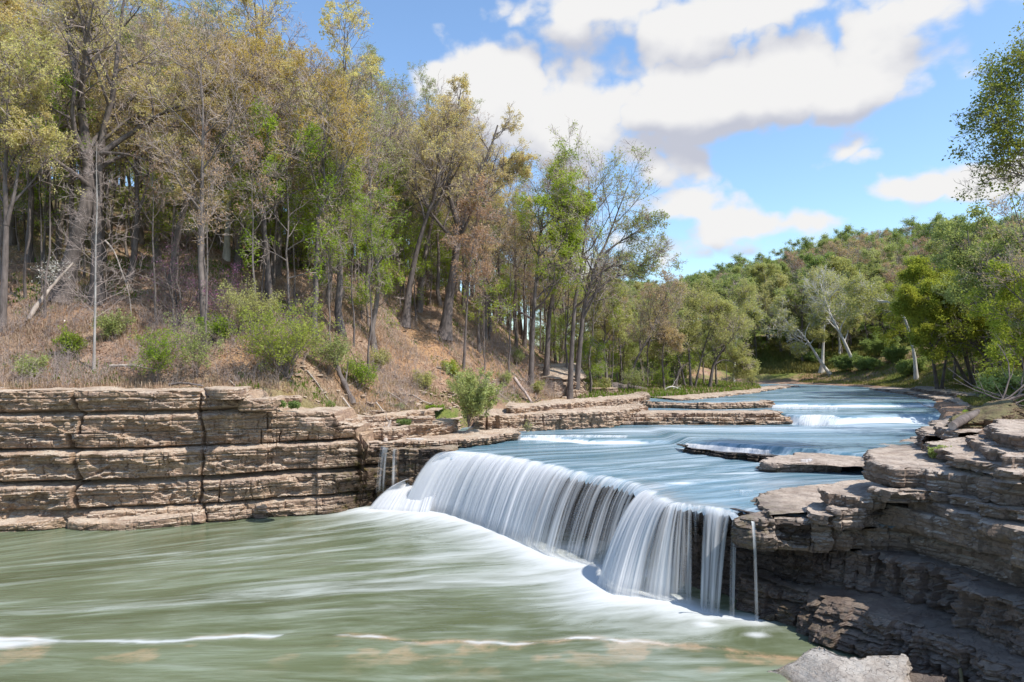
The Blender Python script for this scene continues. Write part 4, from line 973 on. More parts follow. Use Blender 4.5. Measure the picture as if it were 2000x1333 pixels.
hero('budding_tree', 'dark trunk with rising limbs at the left edge of the wood', 56,
     [([(2, 690), (8, 560), (12, 440), (10, 330), (18, 230), (8, 100)], 0.3), ([(12, 440), (28, 380), (40, 300), (50, 200)], 0.16)], seed=17, leaf='leaf_tan', f0=0.4, l1=0.32, lp=4, ls=0.15, sp=.13, tmin=.6)
hero('budding_tree', 'trunk with flared roots leaning right over the orange bank', 84,
     [([(790, 642), (800, 560), (812, 500), (828, 440), (848, 385), (862, 330), (852, 280), (856, 245)], 0.42)], seed=18, leaf='leaf_tan', f0=0.5, l1=0.3, lp=4, ls=0.15, sp=.13, tmin=.6, flare=2.0)
hero('budding_tree', 'large forked tree with tan buds on the crest of the orange bank', 86,
     [([(868, 655), (876, 595), (891, 494), (899, 449), (910, 411), (921, 377), (940, 335), (958, 290), (972, 245)], 0.66),
      ([(899, 449), (884, 405), (876, 362), (885, 300), (892, 230), (900, 175)], 0.36),
      ([(921, 377), (950, 360), (980, 340), (1015, 325)], 0.18)], seed=19, leaf='leaf_tan', f0=0.32, n1=12, l1=0.33, lp=4, ls=0.15, sp=.13, tmin=.6, flare=1.7)
hero('budding_tree', 'thin trunk beside the large forked tree, at the bank edge', 82,
     [([(905, 690), (912, 600), (918, 520), (930, 440), (934, 380)], 0.16)], seed=20, leaf='leaf_bud', f0=0.4, l1=0.25, lp=2, twig='twig_brown')
hero('budding_tree', 'grey trunk standing close behind the large forked tree', 92,
     [([(818, 620), (831, 494), (850, 411), (862, 370), (868, 310), (876, 260)], 0.4)], seed=21, bark='bark_grey', leaf='leaf_tan', f0=0.5, l1=0.32, lp=4, ls=0.15, sp=.13, tmin=.6)
hero('leafy_tree', 'tall tree with a full lime green crown near the end of the wood', 92,
     [([(1036, 665), (1043, 600), (1052, 494), (1058, 437), (1066, 390), (1078, 340)], 0.38), ([(1056, 450), (1085, 425), (1110, 410), (1135, 400)], 0.16), ([(1054, 500), (1075, 480), (1100, 470), (1120, 470)], 0.12)],
     seed=22, leaf='leaf_lime', f0=0.30, n1=13, l1=0.30, n2=8, lp=7, ls=0.2, a1=0.95, up2=0.0, flat=0.8)
hero('budding_tree', 'thick dark trunk with an S bend behind the lime green tree', 98,
     [([(1066, 645), (1075, 595), (1090, 555), (1096, 500), (1090, 440), (1100, 360)], 0.42)], seed=23, leaf='leaf_bud', f0=0.5, l1=0.3, lp=2)
hero('budding_tree', 'straight leg of the spreading pair at the end of the wood', 95,
     [([(1112, 690), (1122, 600), (1131, 550), (1137, 510), (1143, 450), (1150, 390), (1150, 345)], 0.4)], seed=24, leaf='leaf_mid', f0=0.4, n1=13, l1=0.42, lp=1, ls=0.22)
hero('budding_tree', 'outermost spreading tree whose bare limbs reach out over the river', 97,
     [([(1124, 690), (1140, 605), (1156, 546), (1166, 510), (1186, 470), (1202, 426), (1214, 395), (1226, 365)], 0.42),
      ([(1142, 600), (1165, 570), (1195, 545), (1235, 530), (1270, 505), (1305, 500)], 0.22),
      ([(1166, 510), (1200, 480), (1240, 455), (1275, 430)], 0.2),
      ([(1156, 546), (1190, 522), (1220, 518), (1260, 522)], 0.16)], seed=25, leaf='leaf_mid', f0=0.35, n1=11, l1=0.36, lp=1, ls=0.22, n2=8)
hero('budding_tree', 'dark slim tree leaning out from the low shore', 116,
     [([(1226, 758), (1240, 710), (1262, 668), (1290, 605), (1310, 560)], 0.24), ([(1214, 755), (1212, 690), (1205, 630), (1195, 580)], 0.2, 116.4, True), ([(1262, 668), (1290, 662), (1320, 668)], 0.1)], seed=26, leaf='leaf_bud', f0=0.35, l1=0.32, lp=2, ls=.2)
hero('leafy_tree', 'small yellow green tree with three dark stems on the floodplain', 126,
     [([(1350, 745), (1346, 694), (1343, 630), (1345, 570)], 0.26), ([(1356, 745), (1370, 700), (1385, 650), (1400, 610)], 0.2, 126.4, True), ([(1340, 745), (1325, 700), (1308, 670), (1290, 645)], 0.2, 125.6, True)],
     seed=27, leaf='leaf_pale', f0=0.3, n1=9, l1=0.45, lp=8, ls=0.22, sp=0.35, tr=0.02)
hero('leafy_tree', 'crooked floodplain tree with a pale drooping limb', 130,
     [([(1385, 745), (1394, 712), (1408, 690), (1425, 640), (1430, 590)], 0.34), ([(1396, 712), (1415, 703), (1440, 712), (1460, 722)], 0.13)], seed=28, leaf='leaf_pale', f0=0.35, n1=9, l1=0.45, lp=7, ls=0.22, sp=0.35, tr=0.02)
hero('fallen_trunk', 'leaning dark dead trunk among the floodplain trees', 124, [([(1316, 742), (1328, 722), (1346, 710)], 0.4)], cat='dead trunk', seed=29, n1=2, n2=2, n3=2, n4=0, lp=0, l1=0.3)
SY = dict(bark='bark_pale', twig='bark_pale', leaf='leaf_pale', tr=0.03)
hero('sycamore_tree', 'white trunk leaning left from the shore, nearer of the leaning pair', 186, [([(1622, 750), (1604, 709), (1578, 668), (1559, 645), (1540, 634), (1520, 600)], 0.42), ([(1582, 672), (1592, 662), (1600, 660)], 0.15), ([(1578, 668), (1566, 680), (1560, 684)], 0.15)],
     cat='sycamore tree', seed=30, f0=0.35, n1=8, l1=0.38, lp=2, ls=0.35, sp=.4, **SY)
hero('sycamore_tree', 'tall white trunk leaning left with an arched limb over the water', 182, [([(1684, 756), (1671, 716), (1649, 668), (1634, 638), (1622, 615), (1612, 590), (1600, 545)], 0.5), ([(1634, 638), (1622, 626), (1606, 625), (1588, 628)], 0.2), ([(1649, 668), (1660, 640), (1672, 620)], 0.2)],
     cat='sycamore tree', seed=31, f0=0.35, n1=8, l1=0.34, lp=2, ls=0.35, sp=.4, **SY)
hero('sycamore_tree', 'upright white trunk with a dark swollen base between the leaning pair', 192, [([(1605, 750), (1607, 694), (1610, 630), (1613, 590), (1606, 540)], 0.45)], cat='sycamore tree', seed=32, f0=0.35, n1=9, l1=0.34, lp=2, ls=0.35, sp=.4, flare=2.4, **SY)
hero('sycamore_tree', 'thin upright white trunk behind the leaning pair', 200, [([(1639, 745), (1640, 675), (1636, 620), (1640, 560)], 0.3)], cat='sycamore tree', seed=33, f0=0.4, n1=9, l1=0.3, lp=2, ls=0.35, sp=.4, **SY)
hero('sycamore_tree', 'spreading white limbed tree standing back on the left of the leaning pair', 222, [([(1516, 735), (1525, 656), (1521, 619), (1505, 570)], 0.5), ([(1522, 640), (1500, 610), (1485, 590)], 0.25), ([(1523, 640), (1545, 600), (1550, 570)], 0.25)], cat='sycamore tree', seed=34, f0=0.35, n1=9, l1=0.36, lp=3, ls=0.4, sp=.5, **SY)
hero('sycamore_tree', 'pale barked tree with a crooked white crown above the floodplain grove', 165, [([(1432, 745), (1436, 690), (1440, 630), (1448, 600)], 0.34), ([(1438, 650), (1420, 620), (1400, 600)], 0.2), ([(1440, 640), (1455, 620), (1470, 625)], 0.18)], cat='sycamore tree', seed=35, f0=0.4, n1=8, l1=0.4, lp=3, ls=0.35, sp=.5, **SY)
hero('sycamore_tree', 'white limb reaching left out of the green crowns above the arching tree', 150, [([(1790, 752), (1785, 690), (1770, 630), (1750, 595), (1720, 588), (1690, 588), (1665, 582)], 0.4)], cat='sycamore tree', seed=36, f0=0.5, n1=8, l1=0.3, lp=5, ls=0.35, sp=.5, **SY)
AR = dict(leaf='leaf_arch', twig='bark_dark', lp=12, ls=0.24, sp=0.32, up2=-0.05, tr=0.016)
hero('leafy_tree', 'arching tree whose bent trunk carries a yellow green crown over the shore', 108,
     [([(1962, 752), (1934, 709), (1900, 671), (1870, 654), (1836, 650), (1802, 656)], 0.34), ([(1900, 671), (1880, 630), (1850, 600), (1815, 580)], 0.2), ([(1870, 654), (1850, 615), (1815, 590), (1775, 590)], 0.16)], seed=37, f0=0.35, n1=10, l1=0.36, up1=0.05, n2=8, **AR)
hero('leafy_tree', 'dark stemmed green tree left of the arching tree', 116, [([(1832, 752), (1821, 694), (1810, 640), (1800, 580), (1795, 530)], 0.3), ([(1838, 752), (1848, 700), (1860, 640), (1850, 560)], 0.26, 116.5, True)], seed=38, f0=0.35, n1=10, l1=0.34, n2=7, **AR)
hero('leafy_tree', 'tree of several leaning stems right behind the arching tree', 120, [([(1896, 752), (1862, 697), (1840, 665), (1800, 600), (1780, 560)], 0.3), ([(1904, 752), (1880, 680), (1870, 600), (1860, 520)], 0.28, 120.5, True), ([(1915, 752), (1925, 680), (1930, 600), (1935, 520)], 0.28, 121, True)], seed=39, f0=0.35, n1=9, l1=0.32, n2=7, **AR)
hero('leafy_tree', 'big dark trunk leaning in from the right frame edge', 96, [([(2030, 730), (2000, 660), (1967, 607), (1937, 570), (1915, 544), (1895, 500), (1890, 450)], 0.45), ([(1967, 607), (1985, 540), (1980, 470)], 0.25)], seed=40, leaf='leaf_mid', twig='bark_dark', f0=0.35, n1=11, l1=0.36, n2=7, lp=6, ls=0.3, sp=.35, up2=0)
hero('leafy_tree', 'near tree hanging dark green leaves into the upper right corner', 44,
     [([(2150, 760), (2140, 600), (2120, 420), (2100, 280), (2085, 150), (2080, 40)], 0.4), ([(2120, 420), (2060, 370), (2000, 345), (1950, 330)], 0.14), ([(2105, 300), (2050, 250), (2000, 235), (1955, 240)], 0.13), ([(2090, 200), (2040, 170), (2005, 155)], 0.1)],
     seed=41, leaf='leaf_dark', twig='bark_dark', f0=0.5, n1=12, l1=0.2, n2=7, n3=5, n4=2, lp=3, ls=0.17, sp=.25, tr=0.008, lm=(2.4, 1.1), jit=.22)
hero('bare_tree', 'thin bare twigged tree under the overhanging dark leaves', 60, [([(2040, 780), (2020, 600), (2005, 480), (1985, 420), (1975, 380)], 0.16)], seed=42, leaf='leaf_bud', f0=0.4, n1=12, l1=0.26, n2=6, lp=1, ls=.14, tr=0.012)

# ------------------------------------------------------------------ woods: prototypes, then copies
PROTO = {}
def proto(kind, i, **kw): PROTO.setdefault(kind, []).append(tree_meshes(1000 + i, **kw))
for i in range(4): proto('tan', i, H=[27, 25, 28, 24][i], r=.34, f0=[.42, .35, .5, .45][i], a1=[.6, .75, .55, .7][i], l1=.33, n1=12, n2=6, leaf='leaf_tan', lp=6, ls=.18, sp=.13, n4=3, tmin=.5, bark=['bark_dark', 'bark_grey', 'bark_dark', 'bark_dark'][i])
for i in range(4): proto('bare', 10 + i, H=[27, 25, 28, 26][i], r=.28, l1=.30, n1=12, n2=6, f0=[.48, .42, .52, .4][i], a1=[.55, .7, .5, .7][i], leaf=['leaf_bud', 'leaf_bud', 'leaf_mid', 'leaf_bud'][i], lp=[1, 1, 3, 2][i], ls=.13, sp=.12, bark=['bark_grey', 'bark_dark', 'bark_grey', 'bark_grey'][i], n3=6, n4=3)
for i in range(2): proto('gold', 20 + i, H=[25, 22][i], r=.3, f0=.45, leaf='leaf_gold', lp=4, ls=.15, sp=.15, l1=.33)
for i in range(3): proto('lime', 30 + i, H=[12, 15, 9][i], r=.12, f0=.22, n1=14, a1=1.15, l1=.34, up1=0.02, n2=7, n3=5, n4=3, leaf='leaf_lime', lp=5, ls=.17, sp=.2, flat=1.0, bark='bark_grey', up2=0.0)
for i in range(2): proto('pole', 40 + i, H=[17, 20][i], r=.11, f0=.5, n1=10, l1=.2, n2=5, n3=4, n4=3, leaf=['leaf_bud', 'leaf_lime'][i], lp=[2, 4][i], ls=.15, bark=['bark_grey', 'bark_dark'][i])
for i in range(3): proto('green', 50 + i, H=[24, 21, 25][i], r=.4, f0=.28, n1=15, a1=.95, l1=.44, n2=8, n3=6, n4=3, leaf='leaf_green', lp=9, ls=.33, sp=.4, tr=.03, flat=.8)
for i in range(3): proto('pale', 60 + i, H=[24, 22, 20][i], r=.36, f0=.3, n1=14, a1=.9, l1=.42, n2=7, n3=6, n4=3, leaf=['leaf_pale', 'leaf_mid', 'leaf_mid'][i], lp=9, ls=.32, sp=.32, tr=.03, bark='bark_grey')
for i in range(2): proto('brown', 70 + i, H=[23, 22][i], r=.36, f0=.35, n1=14, a1=.8, l1=.42, n2=7, n3=7, n4=4, leaf='leaf_bud', lp=3, ls=.22, sp=.25, tr=.024, bark='bark_grey')
for i in range(3): proto('arch', 80 + i, H=[18, 20, 15][i], r=.26, f0=.3, n1=12, a1=.95, l1=.42, n2=7, n3=6, n4=3, leaf='leaf_arch', lp=7, ls=.34, sp=.35, lean=[(-.3, 0), (-.2, .1), (-.4, -.1)][i], up2=-.02)
NAME = dict(tan='budding_tree', bare='bare_tree', gold='budding_tree', lime='understory_tree', pole='understory_tree', green='leafy_tree', pale='leafy_tree', brown='bare_tree', arch='leafy_tree')
LOOK = dict(tan='tan budded tree', bare='bare brown tree', gold='golden budded tree', lime='small lime green tree', pole='thin pole tree', green='full green tree', pale='pale green tree', brown='brown twiggy tree', arch='yellow green tree')
CAT = dict(lime='understory tree', pole='understory tree')
FIRST = {}
def capped(s, h, px, x, y, xs, ys):
    """keep a crown under the wood's skyline as it shows from the river"""
    top = CZ + (HY - np.interp(px, xs, ys)) * y / F
    return min(s, max(0.42, (top - gz(x, y)) / h))
SKY_L = ([0, 420, 500, 620, 760, 850, 950, 1040, 1150, 1250, 1330], [-200, -60, 20, 60, 112, 150, 185, 265, 300, 370, 510])
SKY_F = ([1000, 1330, 1400, 1500, 1620, 1750, 1900, 2000], [560, 558, 540, 495, 470, 440, 448, 432])
def put(kind, k, loc, rz, s, sz):
    key = (kind, k)
    if key not in FIRST:
        r = place(NAME[kind], *PROTO[kind][k], loc, rz, s, 'x', CAT.get(kind, 'tree'), None, sz)
        KIDS[r.name] = list(r.children); FIRST[key] = r
    else:
        r = copy_tree(FIRST[key], loc, rz, s, 'x', None, sz)
    return r

LM_L = [(-60, 'beyond the frame-edge trunk'), (60, 'behind the frame-edge trunk'), (160, 'behind the double trunked giant'), (265, 'behind the dark upright trunk'), (350, 'behind the golden leaning tree'), (450, 'behind the pale straight trunk'), (535, 'behind the broken snag'), (620, 'above the big yellow bush'), (700, 'above the gnarled log'), (790, 'behind the flared root trunk'), (880, 'behind the large forked tree'), (960, 'above the orange bank'), (1055, 'behind the lime green tree'), (1130, 'behind the spreading pair')]
BAND_L = [(14, 'low on the slope'), (28, 'partway up the slope'), (45, 'high on the slope'), (999, 'up by the ridge')]
LM_R = [(1230, 'behind the slim shore tree'), (1300, 'left of the floodplain grove'), (1360, 'above the floodplain grove'), (1440, 'above the crooked white crown'), (1520, 'above the white limbed tree'), (1620, 'above the leaning white pair'), (1700, 'right of the leaning white pair'), (1790, 'above the white limb'), (1850, 'above the arching tree'), (1930, 'above the frame-edge leaning trunk'), (2050, 'beyond the frame-edge leaning trunk'), (2250, 'inland of the near overhanging tree'), (2600, 'far inland of the overhanging tree')]
ORD = ['', 'second', 'third', 'fourth', 'fifth', 'sixth', 'seventh', 'eighth', 'ninth', 'tenth', 'eleventh', 'twelfth', 'thirteenth', 'fourteenth']
def label_all(items, lms, bands, group):
    """items: (obj, kind, px, dist, y)"""
    seen = {}
    for o, kind, px, dd, y in sorted(items, key=lambda q: q[4]):
        lm = min(lms, key=lambda l: abs(l[0] - px))[1]
        bd = next(b for lim, b in bands if dd < lim)
        key = (kind, lm, bd); seen.setdefault(key, []).append(o)
        o['group'] = group
    for (kind, lm, bd), os_ in seen.items():
        for n, o in enumerate(os_):
            o['label'] = f"{LOOK[kind]} {lm}, {bd}" + (f", {'first' if n == 0 else ORD[min(n, 13)]} back" if len(os_) > 1 else '')

def scatter(rng, n, fn, spacing, pts=None, tries=60000):
    out = [] if pts is None else list(pts); res = []
    for _ in range(tries):
        if len(res) >= n: break
        p = fn(rng)
        if p is None: continue
        if all((p[0]-q[0])**2 + (p[1]-q[1])**2 > spacing**2 for q in out): out.append(p); res.append(p)
    return res

rng = random.Random(7)
HEROXY = [((a - 1000) / F * d, d) for a, d in ((118, 62), (190, 62), (335, 66), (442, 76), (463, 74), (252, 67), (2, 56), (790, 84), (868, 86), (818, 92), (1036, 92), (1112, 95), (1124, 97), (1066, 98), (183, 53))]
HEROPX = [(135, 62), (180, 62), (350, 66), (445, 76), (470, 74), (255, 67), (795, 84), (872, 86), (1045, 92), (1118, 95), (183, 53)]
def hillpt(lo, hi, pxlo=-90, pxhi=1165):
    def f(r):
        y = 52 + 95 * r.random() ** 0.9
        px = pxlo + (pxhi - pxlo) * r.random()
        x = (px - 1000) / F * y
        d = float(sdist(x, y, TOE))
        if any(abs(px - hp) < 34 and y < hd + 1 and hd - y < 30 for hp, hd in HEROPX): return None
        return (x, y) if lo < d < hi else None
    return f
big = scatter(rng, 190, hillpt(8, 85), 4.0, HEROXY)
items = []
for i, (x, y) in enumerate(big):
    px = 1000 + F * x / y; d = float(sdist(x, y, TOE))
    w = rng.random()
    if px < 700: kind = 'tan' if w < .42 else 'bare' if w < .95 else 'gold'
    else: kind = 'tan' if w < .30 else 'bare' if w < .95 else 'gold'
    s = rng.uniform(.82, 1.1)
    if px > 950: s *= .9
    s = capped(s, 27, px, x, y, *SKY_L)
    k = rng.randrange(len(PROTO[kind]))
    o = put(kind, k, (x, y, gz(x, y) - .25), rng.uniform(0, 6.28), s * rng.uniform(.9, 1.1), s)
    items.append((o, kind, px, d, y))
def spurpt(r):
    y = 100 + 85 * r.random(); px = 700 + 520 * r.random(); x = (px - 1000) / F * y
    return (x, y) if -3 < float(sdist(x, y, TOE)) < 75 else None
for x, y in scatter(rng, 100, spurpt, 3.4, HEROXY + big):
    kind = rng.choice(['bare', 'pole', 'lime', 'lime', 'lime', 'tan']); k = rng.randrange(len(PROTO[kind])); s = capped(rng.uniform(.6, .85), 27, 1000 + F * x / y, x, y, *SKY_L) if kind in ('bare', 'tan') else capped(rng.uniform(.7, 1), 17, 1000 + F * x / y, x, y, *SKY_L)
    o = put(kind, k, (x, y, gz(x, y) - .2), rng.uniform(0, 6.28), s, s)
    items.append((o, kind, 1000 + F * x / y, max(1, float(sdist(x, y, TOE))), y))
und = scatter(rng, 110, hillpt(5, 60, -60, 1180), 2.9, HEROXY)
for i, (x, y) in enumerate(und):
    px = 1000 + F * x / y; d = float(sdist(x, y, TOE))
    kind = 'lime' if d > 15 and rng.random() < (.50 if px < 760 else .34) else 'pole'
    k = rng.randrange(len(PROTO[kind])); s = rng.uniform(.75, 1.15)
    o = put(kind, k, (x, y, gz(x, y) - .15), rng.uniform(0, 6.28), s, s * rng.uniform(.9, 1.1))
    items.append((o, kind, px, d, y))
for x, y in scatter(rng, 80, hillpt(22, 95, -60, 900), 3.4):
    px = 1000 + F * x / y; kind = rng.choice(['lime', 'pole', 'lime']); k = rng.randrange(len(PROTO[kind])); s = capped(rng.uniform(.8, 1.2), 19, px, x, y, *SKY_L)
    o = put(kind, k, (x, y, gz(x, y) - .2), rng.uniform(0, 6.28), s, s); items.append((o, kind, px, float(sdist(x, y, TOE)), y))
for x, y in scatter(rng, 16, hillpt(9, 30, 420, 860), 3.5):
    px = 1000 + F * x / y; k = rng.randrange(2); s = rng.uniform(1.0, 1.4)
    o = put('lime', k, (x, y, gz(x, y) - .2), rng.uniform(0, 6.28), s * .8, s); items.append((o, 'lime', px, float(sdist(x, y, TOE)), y))
for x, y in scatter(rng, 60, hillpt(9, 45, -60, 1150), 2.6):
    px = 1000 + F * x / y; k = rng.randrange(2); s = capped(rng.uniform(.8, 1.25), 20, px, x, y, *SKY_L)
    o = put('pole', k, (x, y, gz(x, y) - .2), rng.uniform(0, 6.28), s * .9, s); items.append((o, 'pole', px, float(sdist(x, y, TOE)), y))
label_all(items, LM_L, BAND_L, 'trees of the hillside wood')

def farpt(r):
    y = 200 + 210 * r.random() ** 1.1
    px = (1190 if r.random() < .85 else 960) + 900 * r.random()
    x = (px - 1000) / F * y
    d = -float(sdist(x, y, FTOE))
    return (x, y) if 1 < d < 200 and y < 430 else None
far = scatter(rng, 200, farpt, 9.0)
def footpt(r):
    y = 185 + 75 * r.random(); px = 1180 + 700 * r.random(); x = (px - 1000) / F * y
    d = -float(sdist(x, y, FTOE)); return (x, y) if 3 < d < 26 else None
foot = scatter(rng, 60, footpt, 4.2)
items = []
for x, y in far:
    px = 1000 + F * x / y; d = -float(sdist(x, y, FTOE))
    w = rng.random()
    kind = 'pale' if w < (.62 if d < 45 else .40) else 'green' if w < .78 else 'brown'
    k = rng.randrange(len(PROTO[kind])); s = capped(rng.uniform(.8, 1.15), 25, px, x, y, *SKY_F)
    o = put(kind, k, (x, y, gz(x, y) - .3), rng.uniform(0, 6.28), s * 1.12, s)
    items.append((o, kind, px, d, y))
for x, y in foot:
    px = 1000 + F * x / y; kind = rng.choice(['pale', 'pale', 'lime', 'brown', 'pole']); k = rng.randrange(len(PROTO[kind])); s = rng.uniform(.45, .7) if kind in ('pale', 'brown') else rng.uniform(.7, 1.1)
    o = put(kind, k, (x, y, gz(x, y) - .3), rng.uniform(0, 6.28), s * 1.1, s); items.append((o, kind, px, 1, y))
label_all(items, LM_R, [(25, 'at the far hill foot'), (70, 'on the far hill'), (999, 'along the far skyline')], 'trees of the far hill')

def flpt(r):
    y = 108 + 90 * r.random(); px = 1180 + 330 * r.random(); x = (px - 1000) / F * y
    return (x, y) if float(sdist(x, y, SHORE)) > 7 and float(sdist(x, y, TOE)) < 6 else None
def rtpt(r):
    y = 70 + 115 * r.random(); px = 1800 + 320 * r.random(); x = (px - 1000) / F * y
    d = float(-sdist(x, y, [p for p in reversed(RTOE)]))
    return (x, y) if 4 < float(sdist(x, y, RTOE)) < 60 else None
items = []
for x, y in scatter(rng, 24, flpt, 4.5):
    kind = rng.choice(['pale', 'pole', 'bare', 'lime', 'pale']); k = rng.randrange(len(PROTO[kind])); s = rng.uniform(.55, .75) if kind in ('pale', 'bare') else rng.uniform(.7, 1)
    o = put(kind, k, (x, y, gz(x, y) - .2), rng.uniform(0, 6.28), s, s)
    items.append((o, kind, 1000 + F * x / y, 1, y))
label_all(items, LM_R, [(999, 'on the floodplain')], 'trees on the floodplain')
items = []
for x, y in scatter(rng, 40, rtpt, 5.0):
    kind = rng.choice(['arch', 'arch', 'pale', 'arch', 'pale']); k = rng.randrange(len(PROTO[kind])); s = rng.uniform(.75, 1.05)
    if kind in ('pale', 'bare'): s *= .75
    o = put(kind, k, (x, y, gz(x, y) - .2), rng.uniform(-.7, .7), s, s)
    items.append((o, kind, 1000 + F * x / y, 1, y))
def offpt(r):
    y = 42 + 110 * r.random(); px = 2080 + 700 * r.random(); x = (px - 1000) / F * y
    return (x, y) if 5 < float(sdist(x, y, RTOE)) < 90 else None
for x, y in scatter(rng, 34, offpt, 5.5):
    kind = rng.choice(['arch', 'pale', 'lime', 'bare']); k = rng.randrange(len(PROTO[kind])); s = rng.uniform(.7, .95)
    o = put(kind, k, (x, y, gz(x, y) - .2), rng.uniform(0, 6.28), s, s); items.append((o, kind, 1000 + F * x / y, 1, y))
label_all(items, LM_R, [(999, 'on the right bank')], 'trees on the right bank')

# ------------------------------------------------------------------ shrubs
def shrub_meshes(seed, H, n, spread, r=.03, bark='bark_grey', leaf='leaf_lime', n1=6, n2=5, n3=4, lp=5, ls=.12, sp=.12, a1=.6, l1=.4, tr=.006, flat=.4, jit=.12, straight=False):
    g = np.random.default_rng(seed); k = 7
    az = g.random(n) * 6.28; ln = H * (.6 + .45 * g.random(n)); lean = spread * g.random(n) ** .7
    z = np.linspace(0, 1, k)[None]
    x = np.cos(az)[:, None] * (lean * ln)[:, None] * z ** 1.3; y = np.sin(az)[:, None] * (lean * ln)[:, None] * z ** 1.3
    P0 = np.stack([x, y, ln[:, None] * z * np.sqrt(np.clip(1 - (lean[:, None] * .6) ** 2, .2, 1))], -1) + np.cumsum(g.normal(0, .02 * H, (n, k, 3)), 1) * (z > 0)[..., None]
    R0 = (r * (1 - .75 * z)) + np.zeros((n, 1))
    P1, R1 = spawn(g, P0, R0, n1, .25, 1, a1, l1, 5, .06, jit, .6, .3)
    V, F_, I = combine([(*tubes(P0, R0, 5), 0), (*tubes(P1, np.maximum(R1, tr), 3), 0)])
    tm = mesh('stems', V, [F_], [M[bark]], True)
    P2, R2 = spawn(g, P1, R1, n2, .2, 1, a1, .5, 4, .04, jit, .6, .3)
    cr = [(*tubes(P2, np.maximum(R2, tr), 3), 0)]; tips = P2
    if n3:
        P3, R3 = spawn(g, P2, R2, n3, .2, 1, a1, .6, 3, .02, jit, .7, .3); cr.append((*tubes(P3, np.maximum(R3, tr * .8), 3), 0)); tips = P3
    if lp: cr.append((*leaves(g, tips, lp, ls, sp, .1, flat), 1))
    V, F_, I = combine(cr)
    return tm, mesh('foliage', V, [F_], [M[bark], M[leaf]], False, midx=I)
def shrub(label, px, d, seed, name='shrub', cat='shrub', **k):
    x = (px - 1000) / F * d
    tm, cm = shrub_meshes(seed, **k)
    root = empty(name, (x, d, k.pop('z', None) or gz(x, d) - .1)); tag(root, label, cat)
    link('stems', tm, root); link('foliage', cm, root); return root
shrub('bright lime shrub with feathery layered leaves near the footpath', 305, 51.3, 1, H=4.3, n=7, spread=.5, leaf='leaf_lime', lp=5, ls=.12, flat=1, a1=1.0)
shrub('large round yellow green bush with a dark twiggy base', 560, 54.6, 2, H=5.2, n=20, spread=.8, leaf='leaf_yg', lp=4, ls=.13, r=.04)
shrub('green thicket bush behind the large round bush', 500, 59, 3, H=3.8, n=16, spread=.8, leaf='leaf_pale', lp=3, ls=.13, r=.04)
shrub('dull green bush right of the large round bush', 640, 60, 4, H=3.0, n=12, spread=.7, leaf='leaf_mid', lp=2, ls=.14)
shrub('thin twiggy bush with few leaves left of the round bush', 385, 52.5, 5, H=4.2, n=7, spread=.45, leaf='leaf_mid', lp=2, ls=.13)
shrub('redbud with magenta blossom on dark arching branches', 345, 60, 6, name='redbud_tree', cat='redbud', H=7.6, n=5, spread=.55, leaf='petal', lp=1, ls=.085, sp=.10, r=.11, bark='bark_dark', n1=8, n2=6, n3=5, a1=.8)
shrub('small redbud spray of purple flowers beside the large redbud', 445, 61, 7, name='redbud_tree', cat='redbud', H=4.5, n=4, spread=.5, leaf='petal', lp=2, ls=.10, r=.05, bark='bark_dark')
shrub('white flowering shrub beneath the double trunked giant', 105, 62, 8, H=4.0, n=5, spread=.6, leaf='petal_white', lp=1, ls=.14, r=.05, bark='bark_grey')
def zshrub(label, px, py, z, seed, **k):
    x, y = P(px, py, z); tm, cm = shrub_meshes(seed, **k)
    root = empty('shrub', (x, y, z - .1)); tag(root, label, 'shrub'); link('stems', tm, root); link('foliage', cm, root)
zshrub('willowy grey green bush growing on the rock shelf by the river', 915, 833, 5.6, 9, H=4.3, n=24, spread=.85, leaf='leaf_mid', lp=4, ls=.16, r=.025, a1=.4, l1=.3)
zshrub('tiny tuft of brown stems standing in the shallows', 1030, 842, 4.9, 10, H=0.9, n=18, spread=.8, leaf='leaf_pale', lp=1, ls=.1, r=.012, n1=3, n2=3, n3=0)
for i, (px, d, H, lf, lab) in enumerate([(60, 50.5, 1.8, 'leaf_mid', 'low green shrub at the frame edge by the footpath'), (140, 54, 1.8, 'leaf_lime', 'small leafy shrub above the sandy footpath'), (740, 70, 1.8, 'leaf_pale', 'pale shrub on the brushy bank below the forest edge'),
        (830, 72, 2.0, 'leaf_pale', 'thin pale shrub midway along the brushy bank'), (885, 79, 1.8, 'leaf_lime', 'bright green shrub under the large forked tree'), (985, 86, 1.5, 'leaf_mid', 'soft green shrub on the orange bank'), (1050, 90, 1.4, 'leaf_pale', 'pale shrub beside the rock outcrop'),
        (1010, 97, 2.0, 'leaf_mid', 'shrub at the forest edge above the orange bank'), (1180, 107, 2.2, 'leaf_pale', 'shrub at the end of the orange bank'), (700, 62.5, 2.4, 'leaf_lime', 'little green shrub near the gnarled log'), (220, 57, 2.0, 'leaf_mid', 'shrub behind the pale sapling'),
        (420, 57, 2.2, 'leaf_lime', 'lime shrub between the redbuds and the round bush'), (1240, 112, 4, 'leaf_mid', 'shrub beside the slim leaning shore tree'), (1470, 150, 4, 'leaf_pale', 'bush at the back of the floodplain'), (1290, 120, 3.5, 'leaf_lime', 'green bush before the floodplain grove')]):
    shrub(lab, px, d, 20 + i, H=H, n=10, spread=.7, leaf=lf, lp=2, ls=.13)
